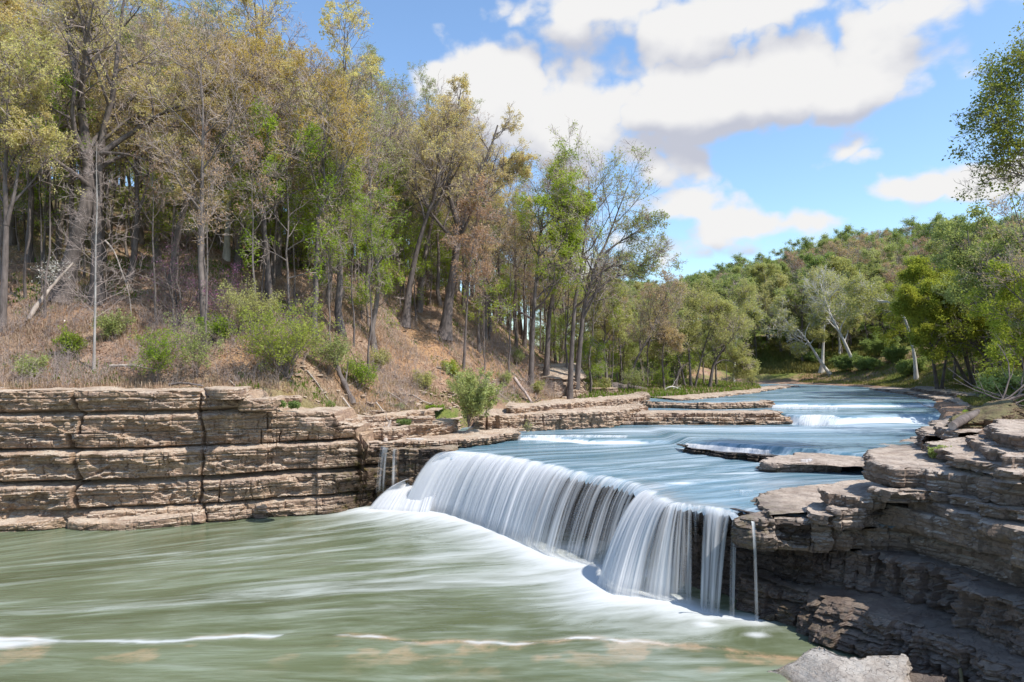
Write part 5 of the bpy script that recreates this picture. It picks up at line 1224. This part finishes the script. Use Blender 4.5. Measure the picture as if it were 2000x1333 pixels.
for i, (px, d, H, lab) in enumerate([(1655, 184, 4.0, 'round dark green bush at the foot of the leaning white pair'), (1695, 178, 3.2, 'low dark green bush right of the tallest leaning white trunk'), (1775, 160, 3.5, 'dark green bush at the far bend of the shore'), (1940, 92, 3.0, 'green bush on the right bank above the grey shelf'), (1990, 60, 2.5, 'bush on the grassy right bank at the frame edge'), (1720, 186, 4.5, 'green bush on the open bank behind the leaning white pair'), (1745, 178, 3.2, 'spreading bush at the shore left of the arching tree'), (1590, 200, 3.0, 'low bush behind the dark swollen sycamore base')]):
    shrub(lab, px, d, 50 + i, H=H, n=16, spread=1.0, leaf='leaf_green', lp=6, ls=.34, sp=.25, tr=.02)
# weeds rooted in the rock
def weed(label, px, py, z, seed, r=.6):
    x, y = P(px, py, z); g = np.random.default_rng(seed)
    n = 110; c = np.column_stack([g.uniform(-r, r, n), g.normal(0, r * .25, n), g.random(n) * .1])
    T = np.stack([c, c + np.column_stack([g.normal(0, .1, n), g.normal(-.05, .08, n), .15 + .3 * g.random(n)])], 1)
    V, F_ = leaves(g, T, 9, .12, .05, 0, .6)
    o = link('weed_clump', mesh('weed_clump', V, [F_], M['leaf_green' if seed % 3 else 'leaf_lime'], False)); o.location = (x, y - .15, z); tag(o, label, 'weeds', 'weeds growing on the rock ledges')
for i, (px, py, z, r, lab) in enumerate([(212, 866, 5.6, .7, 'green weeds hanging on the middle bed of the tan cliff'), (545, 795, 8.0, .5, 'weeds on the cliff step right of the capstone'), (575, 797, 7.9, .35, 'small weeds beside the cliff step weeds'), (690, 832, 6.2, .5, 'weeds in the gap of the broken blocks'), (720, 800, 7.0, .8, 'green weeds under the brushy slope'),
        (770, 798, 7.0, .9, 'bright weeds left of the shelf bush'), (850, 800, 6.7, .9, 'broad weed patch behind the shelf bush'), (640, 795, 7.6, .5, 'weeds at the top of the cliff shoulder'), (790, 830, 6.0, .5, 'weeds between the two rows of blocks'), (1260, 765, 6.6, 1.2, 'weeds by the fallen log on the shore'), (1300, 770, 6.5, 1.2, 'weeds at the tip of the wooded floodplain'),
        (1830, 892, 7.0, .35, 'little weeds on the right terrace under the slab'), (1895, 812, 7.2, .6, 'weeds below the muddy root mass'), (1000, 778, 7.0, .7, 'weeds at the foot of the orange bank'), (1440, 762, 6.6, 1.0, 'weeds on the low flat shelf')]):
    weed(lab, px, py, z, 300 + i, r)

# ------------------------------------------------------------------ dead wood
def log(label, pts, r, mat='drift', name='log', seed=0, branches=4, lb=.3, up=.05):
    g = np.random.default_rng(seed + 900)
    pts = np.asarray(pts, float); base = pts[0].copy()
    p = trunk_path(g, 1, pts=pts - base)
    p = p + np.cumsum(g.normal(0, r * .12, p.shape), 1)
    R = (r * np.linspace(1, .45, 12) * (1 + .12 * g.normal(0, 1, 12)))[None]
    pr = [(*tubes(p, R, 9), 0)]
    V0 = pr[0][0]
    o = link(name, mesh(name, V0, [pr[0][1]], M[mat], True)); o.location = base; tag(o, label, name.replace('_', ' '))
    for ring, ctr in ((V0[:9], p[0, 0]), (V0[-9:], p[0, -1])):      # closed ends
        link('cut_end', mesh('cut_end', np.vstack([ring, [ctr]]), [np.array([[i, (i + 1) % 9, 9] for i in range(9)])], M['drift'], False), o)
    if branches:
        q, qr = spawn(g, p, R, branches, .3, 1, .8, lb, 6, up, .18, .45)
        q2, qr2 = spawn(g, q, qr, 3, .3, 1, .7, .5, 4, up, .15, .6)
        V, F_, I = combine([(*tubes(q, qr, 5), 0), (*tubes(q2, np.maximum(qr2, .008), 4), 0)])
        link('branch', mesh('branch', V, [F_], M[mat], True), o)
    return o
def gp(px, d, h=0.0):
    x = (px - 1000) / F * d; return np.array([x, d, gz(x, d) + h])
log('gnarled dark log with a raised arm on the brushy bank', [gp(690, 60, .1), gp(675, 60.5, .5), gp(660, 61, 1.0), gp(652, 61.5, 1.7)], .30, 'bark_dark', seed=1, branches=3, lb=.7, up=.1)
log('long grey log lying down the orange bank', [gp(885, 79, .25), gp(915, 77, .3), gp(950, 75, .3), gp(985, 74.5, .3)], .22, seed=2)
log('dark log leaning over the ledges at the foot of the bank', [gp(1005, 88, 1.4), gp(1025, 85, 1.0), gp(1050, 82.5, .4), np.array([*P(1062, 788, 6.6), 6.8])], .22, 'twig_brown', seed=3, branches=2)
log('pale thin pole lying on the slope above the broken blocks', [gp(670, 58.5, .3), gp(700, 57.6, .3), gp(735, 56.8, .3)], .10, seed=4, branches=2)
log('crossed pale pole below the gnarled log', [gp(735, 61, .9), gp(755, 60, .5), gp(775, 59, .3)], .08, seed=5, branches=2)
log('bleached branch on the bank by the green weeds', [gp(845, 66, .2), gp(865, 65.2, .3), gp(890, 64.6, .2)], .16, seed=6)
log('tan fallen trunk propped against the double trunked giant', [gp(55, 58, .3), gp(100, 60, 2.0), gp(145, 61.2, 4.2)], .2, 'drift', seed=7, branches=2)
log('white dead limb arching down behind the pale sapling', [Q(205, 470, 60), Q(222, 490, 60), Q(235, 525, 60), Q(250, 570, 60), gp(256, 60, .1)], .075, 'drift', seed=8, branches=4)
log('grey log across the litter beyond the footpath', [gp(215, 53.3, .15), gp(260, 53.2, .4), gp(300, 53, .25)], .14, seed=9)
log('dark branch among the brush right of the lime shrub', [gp(330, 50.8, .2), gp(360, 50.7, .3), gp(395, 50.6, .15)], .12, 'bark_dark', seed=10)
log('big dark log lying on the shore under the slim tree', [gp(1190, 113, .4), gp(1215, 114, .6), gp(1262, 115, .5)], .8, 'bark_dark', seed=11, branches=2, lb=.25)
log('bleached branch pile at the tip of the wooded floodplain', [gp(1295, 116, .3), gp(1310, 116, .9), gp(1330, 117, .6)], .18, 'bark_pale', seed=12, branches=6, lb=.6)
log('muddy fallen trunk with roots on the right bank', [np.array([*P(1862, 838, 7.1), 7.3]), np.array([*P(1910, 815, 7.6), 7.9]), np.array([*P(1960, 790, 8.2), 8.4]), np.array([*P(2010, 770, 8.6), 8.7])], .28, 'bark_dark', seed=13, branches=16, lb=.3)
x, y = P(1905, 822, 7.4)
rm = lump('root_mass', [(x - 1.9, y - .6), (x - 1.2, y - 1.3), (x + .4, y - 1.2), (x + 2.2, y - .4), (x + 3.6, y + 1.2), (x + 2.4, y + 2.6), (x + .2, y + 1.8), (x - 1.6, y + .7)], 6.6, lambda X, Y: 7.75 + 0.22 * (X - x) + 0.10 * (Y - y), 'earth', 120, 1.3)
tag(rm, 'mound of brown earth and roots on the right bank slabs', 'root mass')
log('long thin brown branch sloping to the far right shelf', [np.array([*P(1932, 788, 6.9), 7.1]), gp(1965, 84, .6), gp(2000, 84, 1.6)], .16, 'twig_brown', seed=14, branches=2)
log('splintered driftwood leaning at the foot of the dark cliff', [np.array([*P(1645, 1252, .1), 0.05]), np.array([*P(1628, 1236, .1), .5]), np.array([*P(1606, 1226, .1), 1.0])], .12, 'earth', name='driftwood', seed=15, branches=4, lb=.5)
log('second piece of driftwood wedged among the dark rocks', [np.array([*P(1880, 1340, .4), .35]), np.array([*P(1872, 1318, .4), .8]), np.array([*P(1866, 1300, .4), 1.15])], .08, 'earth', name='driftwood', seed=16, branches=4, lb=.35)
log('bleached root stump caught on the crest by the small trickle', [np.array([*P(752, 868, 4.9), 4.9]), np.array([*P(756, 862, 4.9), 5.6]), np.array([*P(764, 858, 5.0), 6.6])], .22, 'drift', name='driftwood', seed=17, branches=6, lb=.4)
log('short dark broken post beside the sandy footpath', [gp(112, 51.4, -.1), gp(112, 51.4, .5), gp(113, 51.4, .95)], .12, 'bark_dark', name='tree_stump', seed=18, branches=0)
log('broken snag with a single side arm on the slope', [gp(533, 72, -.2), gp(533, 72, 1.5), gp(536, 72.1, 3.4)], .30, 'bark_dark', name='tree_stump', seed=19, branches=1, lb=.6)
for i, (px, d, l, a, lab) in enumerate([(760, 66, 2.5, .3, 'short pale stick under the pale brushy shrub'), (805, 68, 3, -.2, 'pale stick pointing down the brushy bank'), (940, 84, 4, .4, 'grey fallen pole above the shelf bush'), (1000, 91, 4, -.3, 'fallen pole on the crown of the orange bank'), (600, 58, 2.5, .2, 'stick lying below the large round bush'), (450, 52.5, 2.5, .5, 'stick in the dead grass above the capstone')]):
    log(lab, [gp(px, d, .15), gp(px + l * 9, d - a * l, .25), gp(px + l * 18, d - a * 2 * l, .12)], .08, 'drift', name='stick', seed=30 + i, branches=2)

# ------------------------------------------------------------------ ground cover nobody could count
def blades(name, n, fn, h, w, lean, mat, label, cat, seed, zoff=-.02, curve=True):
    g = np.random.default_rng(seed)
    XY = fn(g, n); X, Y = XY[:, 0], XY[:, 1]
    Zz = np.maximum.reduce([hill_z(X, Y), right_z(X, Y), far_z(X, Y)])
    ok = Zz > 5; X, Y, Zz = X[ok], Y[ok], Zz[ok]; m = len(X)
    az = g.random(m) * 6.28; hh = h * (.4 + .9 * g.random(m)) ; ln = lean * g.random(m)
    d = np.stack([np.cos(az), np.sin(az)], 1); sd = np.stack([-d[:, 1], d[:, 0]], 1) * (w * (.6 + .8 * g.random(m)))[:, None]
    b = np.stack([X, Y], 1)
    m1 = b + d * (ln * hh * .35)[:, None]; t1 = b + d * (ln * hh)[:, None]
    V = np.stack([np.column_stack([b - sd, Zz + zoff]), np.column_stack([b + sd, Zz + zoff]), np.column_stack([m1 + sd * .7, Zz + hh * .62]), np.column_stack([m1 - sd * .7, Zz + hh * .62]), np.column_stack([t1, Zz + hh * np.clip(1 - ln * .45, .2, 1)])], 1)
    i = np.arange(m)[:, None] * 5
    me = mesh(name, V.reshape(-1, 3), [i + np.array([0, 1, 2, 3]), i + np.array([3, 2, 4])], M[mat], False)
    o = link(name, me); return tag(o, label, cat, kind='stuff')
def on_hill(lo, hi, pxlo, pxhi, ylo, yhi, clump=.0, thr=.5, sd=1):
    def f(g, n):
        out = []
        tot = 0
        while tot < n:
            y = ylo + (yhi - ylo) * g.random(n); px = pxlo + (pxhi - pxlo) * g.random(n); x = (px - 1000) / F * y
            d = sdist(x, y, TOE); k = (d > lo) & (d < hi)
            if clump: k &= fbm(x * clump, y * clump, 0, 3, sd) > thr
            out.append(np.column_stack([x, y])[k]); tot += k.sum()
        return np.concatenate(out)[:n]
    return f
def on_flood(g, n):
    out = []; tot = 0
    while tot < n:
        y = 85 + 125 * g.random(n); px = 1130 + 480 * g.random(n); x = (px - 1000) / F * y
        k = (sdist(x, y, SHORE) > .8) & (sdist(x, y, TOE) < 4); out.append(np.column_stack([x, y])[k]); tot += k.sum()
    return np.concatenate(out)[:n]
def on_right(g, n):
    out = []; tot = 0
    while tot < n:
        y = 36 + 160 * g.random(n); px = 1560 + 470 * g.random(n); x = (px - 1000) / F * y
        d = sdist(x, y, RTOE); k = (d > -2.5) & (d < 25); out.append(np.column_stack([x, y])[k]); tot += k.sum()
    return np.concatenate(out)[:n]
def on_far(g, n):
    out = []; tot = 0
    while tot < n:
        y = 190 + 60 * g.random(n); px = 1250 + 600 * g.random(n); x = (px - 1000) / F * y
        d = -sdist(x, y, FTOE); k = (d > -6) & (d < 30); out.append(np.column_stack([x, y])[k]); tot += k.sum()
    return np.concatenate(out)[:n]
blades('dead_grass', 32000, on_hill(0.1, 20, -40, 1150, 46, 105, .22, .46, 2), .62, .022, 1.3, 'grass_dead', 'dry tan grass and weeds covering the brushy bank', 'dead grass', 1)
blades('green_grass', 22000, on_hill(0.0, 45, -40, 1180, 46, 120, .25, .60, 5), .32, .035, 1.0, 'grass_green', 'fresh green ground plants scattered over the hillside', 'ground plants', 2)
blades('leaf_litter', 120000, on_hill(0.2, 40, -40, 1180, 46, 115), .06, .07, 3.0, 'litter', 'brown fallen leaves spread over the hillside', 'leaf litter', 3)
blades('meadow_grass', 26000, on_flood, .9, .07, .8, 'grass_green', 'green and straw coloured grass of the floodplain', 'grass', 4)
blades('straw_grass', 14000, on_flood, .9, .06, 1.0, 'grass_dead', 'straw stems mixed through the floodplain grass', 'dead grass', 5)
blades('bank_grass', 48000, on_right, .6, .045, 1.0, 'grass_far', 'green grass on the right bank under the trees', 'grass', 6)
blades('shore_grass', 42000, on_far, 1.3, .14, .7, 'grass_far', 'green plants along the far river bend', 'grass', 7)
def brush():
    g = np.random.default_rng(77); n = 6500
    XY = np.vstack([on_hill(0.3, 16, -40, 1150, 47, 105, .18, .48, 9)(g, n * 2 // 3), on_hill(4, 55, -60, 1180, 50, 125)(g, n // 3)])
    X, Y = XY.T; Zz = hill_z(X, Y); k = 5; n = len(X)
    az = g.random(n) * 6.28; H = (.6 + 1.9 * g.random(n) ** 2); ln = .9 * g.random(n)
    z = np.linspace(0, 1, k)[None]
    P0 = np.stack([X[:, None] + np.cos(az)[:, None] * (ln * H)[:, None] * z ** 1.5, Y[:, None] + np.sin(az)[:, None] * (ln * H)[:, None] * z ** 1.5, Zz[:, None] - .05 + H[:, None] * z * (1 - .35 * z * ln[:, None])], -1)
    R0 = (.013 * (1 - .6 * z)) + np.zeros((n, 1))
    P1, R1 = spawn(g, P0, R0, 5, .3, 1, .7, .45, 4, .02, .2, .7)
    V, F_, I = combine([(*tubes(P0, R0, 3), 0), (*tubes(P1, np.maximum(R1, .007), 3), 0)])
    o = link('brush', mesh('brush', V, [F_], M['twig_brown'], True)); tag(o, 'tangle of thin pinkish brown stems over the hillside', 'brush', kind='stuff')
brush()

def rubble():
    g = np.random.default_rng(5); n = 900
    XY = np.vstack([on_hill(-1.5, 4.5, 560, 1120, 50, 100)(g, 700), on_hill(3, 14, 700, 1120, 60, 105)(g, 200)])
    X, Y = XY.T; Z = hill_z(X, Y); k = Z > 4.5; X, Y, Z = X[k], Y[k], Z[k]; n = len(X)
    oc = np.array([[1, 0, 0], [0, 1, 0], [-1, 0, 0], [0, -1, 0], [.7, .7, .6], [-.7, .7, .6], [-.7, -.7, .6], [.7, -.7, .6]], float)
    sz = .10 + .38 * g.random(n) ** 3
    V = oc[None] * (1 + .45 * g.normal(0, 1, (n, 8, 3)).clip(-1, 1)) * (sz[:, None, None] * np.array([1, .8, .55]))
    a = g.random(n) * 6.28; c_, s_ = np.cos(a)[:, None], np.sin(a)[:, None]
    V = np.stack([V[..., 0] * c_ - V[..., 1] * s_, V[..., 0] * s_ + V[..., 1] * c_, V[..., 2]], -1) + np.stack([X, Y, Z], -1)[:, None]
    f = np.array([[0, 1, 5, 4], [1, 2, 6, 5], [2, 3, 7, 6], [3, 0, 4, 7], [4, 5, 6, 7]])
    me = mesh('stone_rubble', V.reshape(-1, 3), [(np.arange(n)[:, None, None] * 8 + f[None]).reshape(-1, 4)], M['rock_tan'], False, attrs={'wet': np.zeros(n * 8)})
    tag(link('stone_rubble', me), 'loose stones littering the foot of the brushy bank', 'rubble', kind='stuff')
rubble()

# ------------------------------------------------------------------ sky, sun, camera
SUN_EL, SUN_AZ = math.radians(55), math.radians(116)      # azimuth from +y towards +x
w = bpy.data.worlds.new('World'); sc.world = w; w.use_nodes = True
t = NT(w.node_tree); t.n.clear()
def density_group():
    g = bpy.data.node_groups.new('cloud density', 'ShaderNodeTree')
    g.interface.new_socket('Vector', in_out='INPUT', socket_type='NodeSocketVector')
    g.interface.new_socket('Density', in_out='OUTPUT', socket_type='NodeSocketFloat')
    g.interface.new_socket('Body', in_out='OUTPUT', socket_type='NodeSocketFloat')
    q = NT(g); gi = q.new('NodeGroupInput'); go = q.new('NodeGroupOutput'); v = gi.outputs[0]
    sep = q.new('ShaderNodeSeparateXYZ'); q.l.new(v, sep.inputs[0]); X, Y, Z = sep.outputs
    def rdir(px, py):
        a = np.array([(px - 1000) / F, 1, (HY - py) / F]); return a / np.linalg.norm(a)
    tot = None
    for px, py, hw, ht, hb, wt in ((1480, 195, 300, 105, 75, 1.1), (1330, 215, 260, 130, 50, 1.0), (1640, 170, 130, 80, 60, .95), (950, 200, 190, 95, 130, 1.05), (1110, 250, 190, 90, 95, 1.0), (1250, 290, 90, 40, 40, .7),
                                   (1450, 28, 420, 60, 42, .60), (1180, 12, 200, 45, 38, .70), (1800, 18, 330, 60, 42, .45), (1650, 300, 62, 36, 28, .62), (1860, 360, 125, 48, 32, .75), (1320, 410, 120, 60, 60, .66), (1510, 438, 200, 36, 32, .62), (1350, 470, 220, 60, 60, .5), (1290, 330, 60, 60, 50, .5)):
        c = rdir(px, py)
        dx = q.math('MULTIPLY', q.math('SUBTRACT', X, float(c[0])), F / hw * 1.12)
        dz = q.math('SUBTRACT', Z, float(c[2]))
        up = q.math('MAXIMUM', q.math('MULTIPLY', dz, F / ht * 1.12), q.math('MULTIPLY', dz, -F / hb * 1.12))
        l = q.math('SQRT', q.math('ADD', q.math('MULTIPLY', dx, dx), q.math('MULTIPLY', up, up)))
        e = q.math('MULTIPLY', q.math('SUBTRACT', 1.0, l), wt)
        tot = e if tot is None else q.math('SMOOTH_MAX', tot, e, 0.25)
    n = q.noise(q.scale(v, (1, 1, 1.5)), 5.0, 9, 0.58, 0.15)
    bil = q.math('ABSOLUTE', q.math('SUBTRACT', q.noise(q.scale(v, (1, 1, 1.2)), 9.0, 3, 0.5), 0.5))
    n = q.math('ADD', n, q.math('MULTIPLY', q.math('SUBTRACT', bil, 0.08), 1.3))
    sm_ = q.math('ADD', q.math('MAXIMUM', tot, -0.6), q.math('MULTIPLY', q.math('SUBTRACT', n, 0.5), 1.15))
    tot = q.math('ADD', q.math('MAXIMUM', q.math('ADD', tot, 0.07), -1.2), q.math('MULTIPLY', q.math('SUBTRACT', n, 0.5), 2.3))
    q.l.new(tot, go.inputs[0]); q.l.new(sm_, go.inputs[1]); return g
dg = density_group()
tc = t.new('ShaderNodeTexCoord'); dirv = tc.outputs['Generated']
def dens(vec):
    nd = t.new('ShaderNodeGroup'); nd.node_tree = dg; t.l.new(vec, nd.inputs[0]); return nd.outputs
d0, b0 = dens(dirv)
off = t.new('ShaderNodeVectorMath', operation='ADD'); t.l.new(dirv, off.inputs[0]); off.inputs[1].default_value = (0.018, 0, 0.042)
d1, b1 = dens(off.outputs[0])
alpha = t.ss(d0, 0.02, 0.42)
lit = t.ss(t.math('SUBTRACT', b0, b1), -0.55, 0.25)
sky = t.new('ShaderNodeTexSky', sky_type='NISHITA'); sky.sun_disc = False; sky.sun_elevation = SUN_EL; sky.sun_rotation = SUN_AZ
sky.air_density = 1.0; sky.dust_density = 0.55; sky.ozone_density = 1.5
cl = t.mix(lit, (2.45, 2.55, 2.95), (3.95, 3.93, 3.92))
thick = t.ss(d0, 0.2, 1.1)
cl = t.mix(t.math('MULTIPLY', thick, 0.0), cl, (2.3, 2.36, 2.75))
col = t.mix(alpha, t.mix(1.0, sky.outputs[0], (0.92, 1.02, 1.08), 'MULTIPLY'), cl)
bg = t.new('ShaderNodeBackground'); t.l.new(col, bg.inputs[0]); bg.inputs[1].default_value = 0.145
wo = t.new('ShaderNodeOutputWorld'); t.l.new(bg.outputs[0], wo.inputs[0])

sun = bpy.data.lights.new('sun', 'SUN'); sun.energy = 3.8; sun.angle = math.radians(0.5); sun.color = (1.0, 0.95, 0.87)
so = bpy.data.objects.new('sun', sun); COL.objects.link(so)
S = Vector((math.sin(SUN_AZ) * math.cos(SUN_EL), math.cos(SUN_AZ) * math.cos(SUN_EL), math.sin(SUN_EL)))
so.rotation_euler = S.to_track_quat('Z', 'Y').to_euler(); so.location = (60, 0, 80)

cam = bpy.data.cameras.new('camera'); co = bpy.data.objects.new('camera', cam); COL.objects.link(co)
co.location = (0, 0, CZ); co.rotation_euler = (math.radians(90), 0, 0)
cam.sensor_width = 36; cam.lens = 36 * F / 2000; cam.shift_y = (HY - 666.5) / 2000; cam.clip_end = 6000; cam.clip_start = 0.1
sc.camera = co
sc.view_settings.view_transform = 'Standard'; sc.view_settings.look = 'None'; sc.view_settings.exposure = 0.66; sc.view_settings.gamma = 1
sc.render.film_transparent = False
cy = sc.cycles
cy.max_bounces = 6; cy.diffuse_bounces = 3; cy.glossy_bounces = 2; cy.transmission_bounces = 3; cy.transparent_max_bounces = 14; cy.use_denoising = True
cy.sample_clamp_indirect = 6
